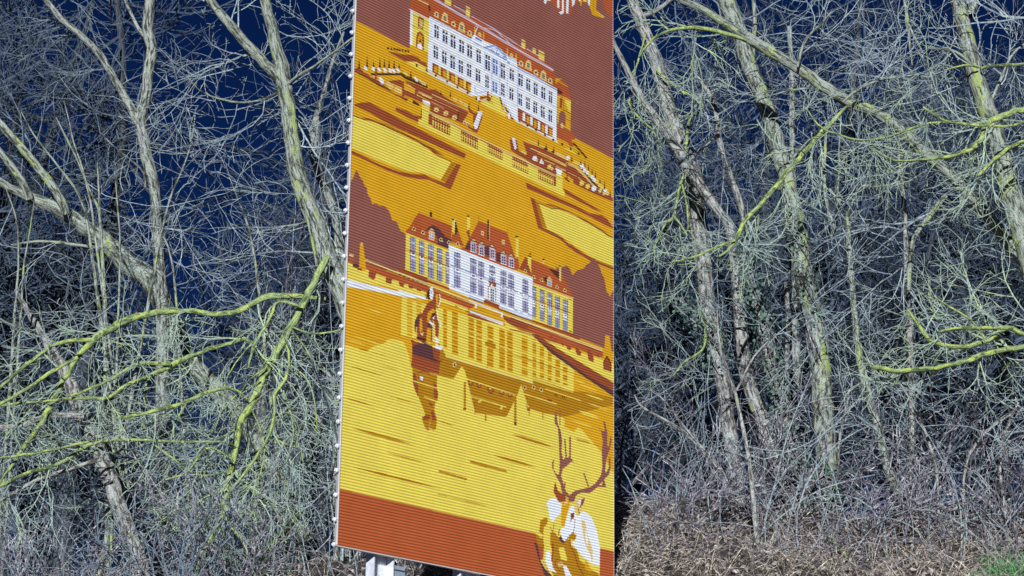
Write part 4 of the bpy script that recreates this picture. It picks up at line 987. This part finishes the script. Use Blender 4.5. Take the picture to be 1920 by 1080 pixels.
tree('dim upright trunk rising behind the hanging lichen bough left of the sign',
     trace(z2('985 300 34 975 500 40 970 720 46 962 900 50 955 1060 54'), 31), [], dens=0.8, bark=MB_GREY, twig=MT_HALF_DIM)

WHIP = 'thin straight whip rising from the thicket below the forked tree'
for q in ('80 420 4 130 510 7 200 600 8 300 740 10 335 880 12', '210 440 5 250 520 7 290 600 8 330 700 9 370 790 10 382 950 12 392 1120 14', '240 380 4 258 450 5 275 530 6 305 620 8 340 760 9', '365 610 6 370 700 9 375 850 11 388 1000 12 395 1140 13',
          '430 640 4 440 760 7 450 900 8 448 1060 9', '735 400 4 720 520 6 690 620 8 640 740 10 600 900 12', '850 640 4 890 740 6 930 850 8 960 1000 10', '560 700 4 590 820 6 640 960 8 660 1120 10', '20 700 4 60 820 6 70 960 8 60 1120 10', '130 740 4 110 880 6 90 1000 8 80 1150 9'):
    tree(WHIP, trace(z1(q), 27.2), [], bark=MB_LICH, twig=MT_PALE, name='sapling', dens=0.5, sides=7, group='thin whips left of the sign')
tree('mossy green log leaning on the ground at the lower left of the sign', trace('566 955 12 545 982 14 505 1032 15 488 1072 15', 26.8), [], bark=MB_MOSS, dens=0.2, sides=10, name='mossy_log', cat='log')

# --- right of the sign
tree('tall pale trunk nearest the right edge of the sign, leaning in from above',
     trace(z3('50 -60 38 70 0 40 120 120 50 165 250 56 205 400 60 250 540 70 290 640 76 312 800 74 330 950 66') + ' ' + z4('370 150 60 400 300 60 430 500 60 460 700 60 480 940 56'), 30),
     [trace(z3('330 400 0').replace(' 0', ' 4') if False else z3('210 410 18 260 440 14 300 410 12 345 330 8'), 30, 29.6), trace(z3('110 60 24 160 40 22 240 -20 18'), 30, 29.7)],
     [trace(z3('160 260 10 240 330 13 333 398 16 290 440 14 275 540 14 265 640 13 240 740 14 225 810 14 190 850 11 152 935 7'), 29.8, 28.9), trace(z3('225 810 11 250 840 10 278 885 7'), 28.9, 28.8), trace(z3('258 690 9 275 770 9 280 860 6'), 29, 28.9),
      trace(z3('120 130 8 60 380 12 95 440 11 150 490 10 160 520 6'), 29.8, 29.2), trace(z4('330 100 9 345 160 12 335 230 12 275 270 10 222 330 7'), 29.8, 29.3)],
     bark=MB_PALE, dens=1.0, twig=MT_HALF_DIM)
tree('second leaning trunk crossing the pale one right of the sign',
     trace(z3('-60 40 14 0 160 18 50 260 24 90 340 30 140 420 36 200 500 40 300 660 42 400 800 42 440 860 44') + ' ' + z4('500 330 56 550 480 56 600 600 70 650 720 80 700 860 86 712 960 92'), 29.2), [trace(z3('250 590 12 330 560 10 420 470 8'), 29.2, 28.8)], bark=MB_PALE, dens=0.9, twig=MT_HALF_DIM)
R2 = 28.2
tree('big straight lichen flecked trunk standing tallest right of the sign',
     trace(z3('405 -60 70 420 0 70 470 120 70 510 250 66 550 350 64 590 450 64 620 570 66 650 680 66 680 800 68 700 900 70 715 1050 72') + ' ' + z4('760 150 80 772 300 82 785 450 80 795 600 84 805 720 92 802 830 112'), R2),
     [trace(z3('520 230 20 530 100 18 525 -20 16'), R2, 28.6), trace(z3('640 640 12 700 560 10 800 480 8 900 470 5'), R2, 27.8), trace(z3('470 110 22 430 90 20 330 30 24 230 -10 22'), R2, 27.8)],
     bark=MB_LICH, dens=1.05, twig=MT_HALF_DIM)
tree('long diagonal tree leaning across the upper right from the right edge of the photo',
     trace(z3('230 -10 22 330 35 26 420 90 34 500 140 44 600 200 46 700 260 46 800 330 46 900 390 46 1000 430 46 1080 490 46 1150 560 46 1250 640 44 1340 740 42 1420 830 44 1490 920 50 1560 1000 54 1700 1180 60'), 26.6, 27.2),
     [trace(z3('860 380 14 930 330 12 1000 300 11 1100 285 10 1200 290 7'), 26.6, 26.2), trace(z3('690 250 12 720 150 12 780 90 10 820 40 7'), 26.6, 26.3), trace(z3('740 330 8 660 340 8 600 355 5'), 26.6, 26.3), trace(z3('1245 735 24 1180 820 22 1130 890 20 1112 980 19 1108 1090 18'), 27, 26.8)],
     [trace(z3('500 150 18 430 130 22 350 110 22 250 105 18 150 145 14 95 215 9'), 26.5, 26.0),
      trace(z3('890 400 9 870 405 12 820 460 21 760 520 24 700 590 24 640 660 23 560 760 22 500 820 20 455 905 18 430 940 14 395 962 8'), 26.6, 25.8), trace(z3('455 900 12 380 930 12 300 965 11 225 982 8'), 25.9, 25.6)],
     bark=MB_LICH, dens=1.2, name='leaning_tree')
tree('sturdy trunk near the right edge of the photo, striped with yellow lichen',
     trace(z3('1275 -50 58 1290 0 60 1320 120 64 1350 250 70 1390 380 72 1430 500 74 1460 600 76 1500 760 80 1540 900 82 1590 1080 86 1650 1300 90'), 25.8),
     [trace(z3('1370 300 18 1330 230 14 1270 190 12 1180 180 8'), 25.8, 25.5), trace(z3('1400 420 14 1470 260 12 1500 200 10 1560 150 8'), 25.8, 25.9), trace(z3('1340 60 40 1360 -40 36'), 25.8, 25.9)],
     [trace(z3('1440 450 20 1340 465 14 1200 460 11 1120 480 11 1040 510 10 930 525 10 830 500 9 770 470 8 720 400 6'), 25.7, 25.3), trace(z3('1380 255 14 1440 245 14 1545 240 13 1640 225 12'), 25.6, 25.2), trace(z3('1370 250 12 1320 245 11 1240 262 7'), 25.6, 25.4)],
     bark=MB_LICH, dens=1.1)
tree('tree just outside the right edge whose bright lichen boughs reach into the photo',
     trace('2010 -60 40 2020 200 46 2030 420 50 2045 640 54 2060 900 60', 25.0), [],
     [trace(z3('1740 380 30 1540 410 27 1450 440 28 1400 470 27 1380 520 22 1320 570 22 1240 590 18 1140 600 13 1050 600 10 960 550 8'), 25, 24.4), trace(z3('1760 500 20 1540 530 18 1480 560 18 1430 600 18 1370 660 13'), 25, 24.5),
      trace(z3('1740 460 14 1600 440 12 1500 470 12 1380 470 14 1240 450 12 1160 400 8'), 25, 24.4),
      trace(z4('1760 150 30 1540 218 23 1400 245 25 1300 280 25 1180 300 25 1070 310 25 968 293 22'), 25, 24.3),
      trace(z4('1760 250 26 1540 175 22 1480 148 24 1400 200 21 1310 220 20 1240 215 19 1180 190 17 1140 130 14 1100 80 10'), 25, 24.4), trace(z4('1500 150 14 1400 150 15 1300 150 14 1220 165 10'), 24.7, 24.4), trace(z4('1400 200 10 1340 120 9 1260 70 9 1200 30 6'), 24.6, 24.5)],
     bark=MB_LICH, dens=1.1)
tree('slender tree wrapped in ivy between the pale trunks and the big straight trunk',
     trace(z3('290 250 16 340 320 18 380 400 20 400 540 22 440 660 24 480 780 26 500 900 30 510 1050 34') + ' ' + z4('560 130 50 590 270 60 630 420 56 645 540 60 690 640 60 735 800 62 750 880 66'), 28.7), [trace(z3('385 420 8 370 380 8 375 330 6'), 28.7, 28.5)], bark=MB_PALE, dens=1.0)
tree('slim curved stem bending out at its foot right of the big straight trunk',
     trace(z3('875 795 18 880 830 20 885 950 22') + ' ' + z4('895 0 24 910 150 28 930 300 31 970 450 35 1000 550 34 1020 650 36 1060 750 36 1100 820 34 1160 855 30'), 28),
     [trace(z3('878 810 10 820 720 9 720 610 6'), 28, 27.8), trace(z3('880 800 10 930 700 9 1000 700 9 1080 680 7'), 28, 27.9)], bark=MB_LICH, dens=1.0, sides=14)
tree('thin upright pole like tree in the right hand thicket',
     trace(z3('1060 480 10 1070 560 14 1085 700 18 1095 850 20') + ' ' + z4('1100 0 24 1110 150 26 1115 300 26 1120 450 28 1120 600 28 1110 720 26 1105 840 26'), 28.5), [], bark=MB_PALE, dens=1.2, sides=14)
tree('pale sapling with a forked top standing in front of the leaning trunks',
     trace(z4('390 60 6 400 220 10 450 370 14 480 500 16 510 650 18 530 850 20 556 1085 21'), 25.6), [trace(z4('462 385 9 520 270 8 560 220 7 610 170 4'), 25.6, 25.4)], bark=MB_PALE, dens=0.8, sides=10, name='sapling')
tree('short broken stem beside the ivy covered tree',
     trace(z4('648 -20 18 652 60 20 655 140 20 650 270 20 648 420 22 655 700 24 660 880 26'), 29.2), [], bark=MB_PALE, dens=0.6, sides=10, name='sapling')
tree('pair of leaning stems at the right foot of the sign',
     trace(z4('80 400 6 100 440 9 250 530 13 350 620 16 420 720 18 455 830 20'), 27.2), [trace(z4('345 615 10 250 500 7 190 420 5 130 380 4'), 27.2, 27.0)], bark=MB_PALE, dens=0.9, sides=10, twig=MT_BROWN)
tree('hanging broken branch coated in lichen between two thin stems',
     trace(z3('800 440 8 795 550 13 790 650 14 800 760 14 832 862 12'), 27.4), [], bark=MB_LICH, dens=0.4, sides=9, grow=False, name='broken_branch', cat='branch')
tree('dim vertical trunk far back behind the long diagonal tree',
     trace(z3('660 100 20 668 250 22 670 450 24 675 700 26 680 1000 28'), 33), [], bark=MB_GREY, dens=1.2, twig=MT_DIMMED)
tree('drooping thin stem near the top right corner gap',
     trace(z3('1085 -60 12 1092 0 14 1105 90 13 1110 150 12 1122 245 8'), 27.5), [trace(z3('1104 85 9 1130 140 9 1162 200 6'), 27.5, 27.4)], bark=MB_LICH, dens=0.5, sides=9, grow=False, name='broken_branch', cat='branch')
tree('young stem with a side fork right of the slim curved stem',
     trace(z4('885 380 10 870 470 12 850 560 13 840 690 14 838 820 14'), 28.4), [trace(z4('868 500 8 890 450 8 912 425 5'), 28.4, 28.3)], bark=MB_PALE, dens=0.8, sides=9, name='sapling')
tree('bowed cane arching over at the lower right edge',
     trace(z4('1545 455 12 1480 480 13 1420 520 14 1370 570 14 1330 640 14 1312 740 14 1322 890 14'), 26.2), [], bark=MB_PALE, dens=0.5, sides=9, name='sapling')
tree('bent upright cane at the lower right edge beside the bowed cane',
     trace(z4('1520 430 9 1495 480 11 1460 570 13 1450 680 13 1462 780 13 1476 910 13'), 26.0), [], bark=MB_PALE, dens=0.5, sides=9, name='sapling')
tree('straight thin whip in front of the pole like tree',
     trace(z4('1060 330 6 1140 470 10 1190 600 12 1215 720 12 1218 910 13'), 26.4), [], bark=MB_PALE, dens=0.6, sides=9, name='sapling')

# --- dim trees deeper in the wood
def far_tree(h, lean, seed):
    t = np.linspace(0, 1, 8)
    tr = np.stack([lean * t**1.5 * h, 0.04 * h * np.sin(t * 5 + seed), h * t, 0.15 * (1.1 - t) + 0.02], axis=1)[::-1]
    root = empty('far_tree', (0, 0, 0))
    a = Acc(); q = resample(tr, 30); V, F, co = tube(q[None, :, :3], q[None, :, 3], 8, True); a.add(V, F, 0, co); a.build('trunk', MB_DIMMED, root, smooth=True, attr=True)
    ac = Acc(); up = q[:22]
    l1, r1 = sprout(up[None, :, :3], np.minimum(up[None, :, 3], 0.10), 24, (1.2, 3.6), (30, 60), 0.5, 8, 0.10, 0.25, 0.0, 0.72, 0.011)
    l2, r2 = sprout(l1, r1, 8, (0.6, 1.9), (22, 55), 0.6, 6, 0.10, 0.12, 0.15, 1.0, 0.0075)
    l3, r3 = sprout(l2, r2, 5, (0.3, 1.0), (22, 55), 0.7, 4, 0.10, 0.1, 0.1, 1.0, 0.0058)
    for p_, r_ in ((l1, r1), (l2, r2), (l3, r3)): ac.add(*tube(p_, r_, 3)[:2])
    tag(ac.build('crown', MT_DIMMED, root), kind='stuff')
    return root
def copy_tree(o):
    c = o.copy(); COL.objects.link(c)
    for ch in list(o.children):
        d = ch.copy(); COL.objects.link(d); d.parent = c
    return c
FAR = [far_tree(9.0, 0.05, 1.0), far_tree(7.5, -0.12, 2.2), far_tree(10.5, 0.16, 3.9)]
used = set()
spots = []
for k in range(54):
    d = rng.uniform(33, 52)
    px = (k + 0.5) / 54 * 2300 - 190 + rng.uniform(-30, 30)
    if 255 < px < 430: continue
    if 230 < px < 520 and k % 3: d += 12
    spots.append((px, d))
spots += [(-60, 34), (45, 36), (120, 38), (200, 35), (560, 36), (620, 38), (1480, 35), (1640, 37), (1860, 36)]
for k, (px, d) in enumerate(spots):
    i = k % 3
    o = FAR[i] if i not in used else copy_tree(FAR[i]); used.add(i)
    x = float(P(px, 600, d)[0])
    o.location = (x, d, float(ground_h(x, d)) - 0.2); o.rotation_euler = (0, 0, float(rng.uniform(0, 6.28)))
    s = float(rng.uniform(0.75, 1.15)) * (0.6 if 230 < px < 520 else 1.0); o.scale = (s, s, s)
    tag(o, 'dim bare tree deep in the dark wood behind the nearer trunks', 'tree', 'dim trees deep in the wood')

# ------------------------------------------------------------------ undergrowth: bare multi-stemmed shrubs, saplings
def shrub_kind(h, stems, spread, mat, seed, thin=1.0, k2=4, k3=3):
    base = np.zeros((stems, 3)); base[:, :2] = rng.normal(scale=0.12, size=(stems, 2))
    d = nrm(np.concatenate([rng.normal(scale=spread, size=(stems, 2)), np.ones((stems, 1))], axis=1))
    L = rng.uniform(0.6, 1.0, size=(stems, 1)) * h
    p = base; pts = [p]
    bend = rng.normal(scale=0.13, size=d.shape); bend[:, 2] = -np.abs(bend[:, 2]) * 0.6
    for s in range(8):
        d = nrm(d + bend + rng.normal(scale=0.09, size=d.shape)); p = p + d * L / 8; pts.append(p)
    a = np.stack(pts, axis=1); ra = np.linspace(1, 0.4, 9)[None] * rng.uniform(0.010, 0.022, size=(stems, 1)) * thin
    root = empty('bare_shrub')
    st = Acc(); st.add(*tube(a, ra, 5)[:2]); st.build('stems', mat, root, smooth=True)
    b, rb = sprout(a, ra, k2, (0.5, 0.36 * h + 0.5), (20, 50), 0.6, 7, 0.09, 0.10, 0.2, 1.0, 0.0060 * thin)
    c, rc = sprout(b, rb, k3, (0.25, 0.9), (20, 55), 0.78, 5, 0.09, 0.06, 0.1, 1.0, 0.0050 * thin)
    e, re = sprout(c, rc, 1, (0.12, 0.4), (25, 60), 0.8, 3, 0.10, 0.05, 0.2, 1.0, 0.0044 * thin)
    tw = Acc()
    for q, r in ((b, rb), (c, rc), (e, re)): tw.add(*tube(q, r, 3)[:2])
    tag(tw.build('twigs', mat, root), kind='stuff')
    return root

def scatter(kinds, n, x_px, depth, scale, label, group, keep=lambda px, d: True):
    used = set(); k = 0
    for j in range(n):
        px = x_px[0] + (x_px[1] - x_px[0]) * (j + rng.random()) / n; d = float(rng.uniform(*depth))
        if not keep(px, d): continue
        i = k % len(kinds); k += 1
        o = kinds[i] if i not in used else copy_tree(kinds[i]); used.add(i)
        x = float(P(px, 800, d)[0]); s = float(rng.uniform(*scale))
        o.location = (x, d, float(ground_h(x, d)) - 0.05); o.rotation_euler = (0, 0, float(rng.uniform(0, 6.28))); o.scale = (s, s, s)
        tag(o, label, 'shrub', group)

off_sign = lambda px, d: not (700 < px < 1120)
hazel = [shrub_kind(4.6, 8, 0.28, MT_HALF_DIM, 1), shrub_kind(4.0, 8, 0.34, MT_DIMMED, 2), shrub_kind(5.2, 7, 0.22, MT_PALE, 3)]
scatter(hazel, 13, (-80, 760), (27.0, 33), (0.75, 1.1), 'tall pale shrub of many bare stems in the thicket left of the sign', 'pale thicket shrubs left of the sign', off_sign)
thorn = [shrub_kind(3.2, 7, 0.42, MT_DIMMED, 4), shrub_kind(3.8, 8, 0.36, MT_HALF_DIM, 5), shrub_kind(4.2, 7, 0.30, MT_HALF_DIM, 6)]
scatter(thorn, 8, (1140, 2000), (30.0, 34), (0.75, 1.15), 'tangled bare brown shrub in the thicket right of the sign', 'brown thicket shrubs right of the sign', off_sign)
low = [shrub_kind(2.1, 8, 0.55, MT_BROWN, 7), shrub_kind(1.8, 9, 0.6, MT_HALF_DIM, 8)]
scatter(low, 4, (-60, 760), (24.3, 26.5), (0.8, 1.25), 'low leafless bramble bush at the foot of the left thicket', 'low bramble bushes left', off_sign)
low2 = [shrub_kind(1.4, 7, 0.6, MT_BROWN, 9), shrub_kind(1.6, 7, 0.5, MT_BROWN, 10)]
scatter(low2, 5, (1150, 1980), (25.2, 28.2), (0.7, 1.2), 'low leafless bramble bush on the grassy bank right of the sign', 'low bramble bushes right', off_sign)

# ------------------------------------------------------------------ ground cover
def grass_mat(name, stops):
    m, n, l, b = new_mat(name); tc = n.new('ShaderNodeTexCoord')
    l.new(ramp(n, l, noise(n, l, tc.outputs['Object'], 11.0, 5, 0.8), stops), b.inputs['Base Color']); b.inputs['Roughness'].default_value = 0.8
    return m
def behind_sign(x, y, m):
    # plants stay out of the strip straight in front of the sign
    q = np.stack([x, y, np.zeros_like(x)], axis=1) - np.array([S0[0], S0[1], 0]); a = q @ UD; b = q @ ND
    return ~((b > -m) & (a > -0.4) & (a < SIGN_W + 0.06))
def blades(name, n, region, L, w, mat, lean=0.7, label=None, sides=1):
    x = rng.uniform(region[0], region[1], n); y = rng.uniform(region[2], region[3], n)
    cl = np.sin(x * 2.3 + 1.1 * np.sin(y * 1.9)) * np.sin(y * 2.7 + x) ; keep = rng.random(n) < 0.45 + 0.55 * (cl > -0.1)
    keep &= behind_sign(x, y, 0.8 * L[1] + 0.1) & (rng.random(n) > sstep(region[3] - 2.6, region[3], y) * 0.9)
    x, y = x[keep], y[keep]; n = len(x)
    p = np.stack([x, y, ground_h(x, y) - 0.02], axis=1)
    d = nrm(np.concatenate([rng.normal(scale=lean, size=(n, 2)), np.ones((n, 1))], axis=1)); ln = rng.uniform(L[0], L[1], (n, 1))
    pts = [p]; bend = np.concatenate([rng.normal(scale=0.25, size=(n, 2)), -rng.uniform(0.05, 0.45, (n, 1))], axis=1)
    for s in range(4): p = p + d * ln / 4; d = nrm(d + bend); pts.append(p)
    pts = np.stack(pts, axis=1)
    side = nrm(np.cross(d, rng.normal(size=(n, 3))))[:, None, :] * (w * np.array([1, .95, .8, .55, .15]))[None, :, None]
    V = np.stack([pts - side, pts + side], axis=2).reshape(-1, 3)
    i = np.arange(n * 10).reshape(n, 5, 2)
    F = np.stack([i[:, :-1, 0], i[:, :-1, 1], i[:, 1:, 1], i[:, 1:, 0]], axis=-1).reshape(-1, 4)
    return tag(link_mesh(name, V, F, mat), label=label, kind='stuff')
straw = grass_mat('dry_straw', [(0.36, (0.05, 0.042, 0.04)), (0.50, (0.27, 0.22, 0.18)), (0.62, (0.68, 0.61, 0.51))])
green = grass_mat('green_blades', [(0.30, (0.03, 0.10, 0.04)), (0.5, (0.08, 0.24, 0.09)), (0.7, (0.20, 0.40, 0.17))])
blades('dry_grass', 7000, (0.6, 9.0, 22.6, 27.6), (0.16, 0.78), 0.0055, straw, 0.8, 'matted dry grass on the bank right of the sign')
blades('dry_grass', 3500, (-9.5, 0.8, 22.5, 28.0), (0.2, 0.8), 0.0048, straw, 0.8, 'sparse dry grass under the left thicket')
gx = float(P(1900, 1060, 24.8)[0])
blades('green_grass', 3200, (gx - 0.35, gx + 1.2, 23.8, 25.2), (0.25, 0.60), 0.0065, green, 0.6, 'patch of fresh green grass in the lower right corner')

def leaves(name, n, region, size, mat, label, lift=0.05):
    x = rng.uniform(region[0], region[1], n); y = rng.uniform(region[2], region[3], n)
    c = np.stack([x, y, ground_h(x, y) + rng.uniform(0.005, lift, n)], axis=1)
    a = nrm(rng.normal(size=(n, 3)) * np.array([1, 1, 0.5])); u = nrm(np.cross(a, rng.normal(size=(n, 3))))
    s = rng.uniform(size[0], size[1], (n, 1))
    V = np.stack([c - a * s, c + u * s * 0.55 + a * s * 0.1, c + a * s, c - u * s * 0.55 + a * s * 0.1], axis=1).reshape(-1, 3)
    return tag(link_mesh(name, V, np.arange(4 * n).reshape(-1, 4), mat), label=label, kind='stuff')
litter = grass_mat('dead_leaves', [(0.28, (0.06, 0.05, 0.05)), (0.5, (0.26, 0.21, 0.19)), (0.68, (0.62, 0.58, 0.56))])
leaves('leaf_litter', 15000, (-10, 10, 22.5, 29.5), (0.018, 0.05), litter, 'dead leaves lying over the bank', 0.10)

def canes(name, n, region, L, r, mat, label, lean=0.9, sag=0.42):
    x = rng.uniform(region[0], region[1], n); y = rng.uniform(region[2], region[3], n)
    k = behind_sign(x, y, L[1] * 0.85); x, y = x[k], y[k]; n = len(x)
    p = np.stack([x, y, ground_h(x, y) - 0.03], axis=1)
    d = nrm(np.concatenate([rng.normal(scale=lean, size=(n, 2)), np.ones((n, 1))], axis=1)); ln = rng.uniform(L[0], L[1], (n, 1)); pts = [p]
    bend = np.concatenate([rng.normal(scale=0.12, size=(n, 2)), -rng.uniform(0.02, sag, (n, 1))], axis=1)
    for s in range(9): p = p + d * ln / 9; d = nrm(d + bend + rng.normal(scale=0.05, size=d.shape)); pts.append(p)
    pts = np.stack(pts, axis=1); R = np.linspace(1, 0.5, 10)[None] * rng.uniform(r[0], r[1], (n, 1))
    a = Acc(); a.add(*tube(pts, R, 4)[:2])
    return tag(a.build(name, mat), label=label, kind='stuff')
canes('bramble_canes', 380, (1.0, 9.0, 24.3, 29.0), (0.7, 2.4), (0.0045, 0.009), MT_BROWN, 'arching bramble canes over the right bank')
canes('bramble_canes', 230, (-9.0, 0.6, 23.5, 28.6), (0.7, 2.4), (0.004, 0.008), MT_BROWN, 'arching bramble canes under the left thicket')

canes('bramble_canes', 110, (1.2, 9.0, 25.0, 30.0), (1.2, 3.2), (0.005, 0.010), MT_PALE, 'long pale bramble canes looping over the right bank', 0.6, 0.30)
canes('dry_stems', 150, (1.2, 9.0, 25.0, 30.0), (0.8, 2.3), (0.003, 0.007), MT_PALE, 'tall dry stems standing loosely on the right bank', 0.3, 0.08)
canes('dry_stems', 150, (-9.0, 0.4, 24.5, 29.5), (0.9, 2.8), (0.003, 0.007), MT_PALE, 'tall dry stems standing loosely under the left thicket', 0.3, 0.08)

# ------------------------------------------------------------------ ivy on the right hand trunks
ivy_m = grass_mat('ivy_green', [(0.30, (0.03, 0.055, 0.045)), (0.5, (0.08, 0.14, 0.11)), (0.72, (0.20, 0.29, 0.23))])
def ivy(label, tr, n, reach):
    q = resample(tr, 60); foot = q[-1, :3]
    i = rng.integers(0, 60, n); a = rng.uniform(0, 2 * np.pi, n)
    r = q[i, 3] + np.abs(rng.normal(scale=reach, size=n)) * (0.6 + 0.6 * np.sin(i * 0.35) ** 2)
    c = q[i, :3] + np.stack([np.cos(a) * r, np.sin(a) * r, rng.normal(scale=0.04, size=n)], axis=1)
    out = np.stack([np.cos(a), np.sin(a), np.zeros(n)], axis=1); nn = nrm(out + rng.normal(scale=0.5, size=(n, 3)))
    u = nrm(np.cross(nn, rng.normal(size=(n, 3)))); v = np.cross(nn, u); s = rng.uniform(0.014, 0.034, (n, 1))
    V = np.stack([c - u * s, c - v * s * 0.9 - u * s * 0.2, c + u * s * 1.1, c + v * s * 0.9 - u * s * 0.2], axis=1).reshape(-1, 3) - foot
    root = empty('ivy', tuple(foot)); tag(root, label, 'ivy')
    tag(link_mesh('leaves', V, np.arange(4 * n).reshape(-1, 4), ivy_m, root), kind='stuff')
    st = Acc(); t = np.linspace(0, 59, 60).astype(int)
    for k in range(5):
        ph = rng.random() * 6.28; an = ph + np.linspace(0, rng.uniform(2, 6), 60); rr = q[t, 3] * 1.04
        pts = q[t, :3] + np.stack([np.cos(an) * rr, np.sin(an) * rr, np.zeros(60)], axis=1) - foot
        st.add(*tube(pts[None], np.full((1, 60), 0.008), 4)[:2])
    st.build('vine_stems', MT_BROWN, root)
ivy('thick dark ivy climbing the slender tree between the pale trunks', trace('1402 430 17 1405 525 17 1430 605 25 1445 675 30 1465 750 28 1472 810 30 1500 890 30', 28.6), 1700, 0.10)
ivy('ivy patches on the middle of the big straight trunk', trace('1480 400 34 1508 480 36 1515 525 38 1530 615 40 1536 680 40', 28.15), 450, 0.04)
ivy('ivy clump at the foot of the big straight trunk', trace('1552 880 46 1550 960 60', 28.0), 420, 0.12)
ivy('scattered ivy on the pale trunk nearest the sign', trace('1262 560 24 1300 590 30 1335 640 30 1345 700 30', 29.9), 500, 0.14)

# a fallen stick with lichen lying on the bank
def stick():
    a, b = np.array([1553.0, 1003.0]), np.array([1588.0, 1045.0])
    pts = []
    for t in np.linspace(0, 1, 8):
        px, py = a + (b - a) * t; lo, hi = 20.0, 30.0
        for _ in range(40):
            m = (lo + hi) / 2; q = P(px, py, m)
            if q[2] > ground_h(q[0], q[1]) + 0.10: lo = m
            else: hi = m
        pts.append(P(px, py, lo))
    pts = np.array(pts); foot = pts[0].copy()
    root = empty('fallen_stick', tuple(foot)); tag(root, 'short yellow lichened stick lying on the dry grass of the bank', 'stick')
    ac = Acc(); V, F, co = tube((pts - foot)[None], np.linspace(0.024, 0.016, 8)[None], 8); ac.add(V, F, 0, co); ac.build('wood', MB_BOUGH, root, smooth=True, attr=True)
stick()
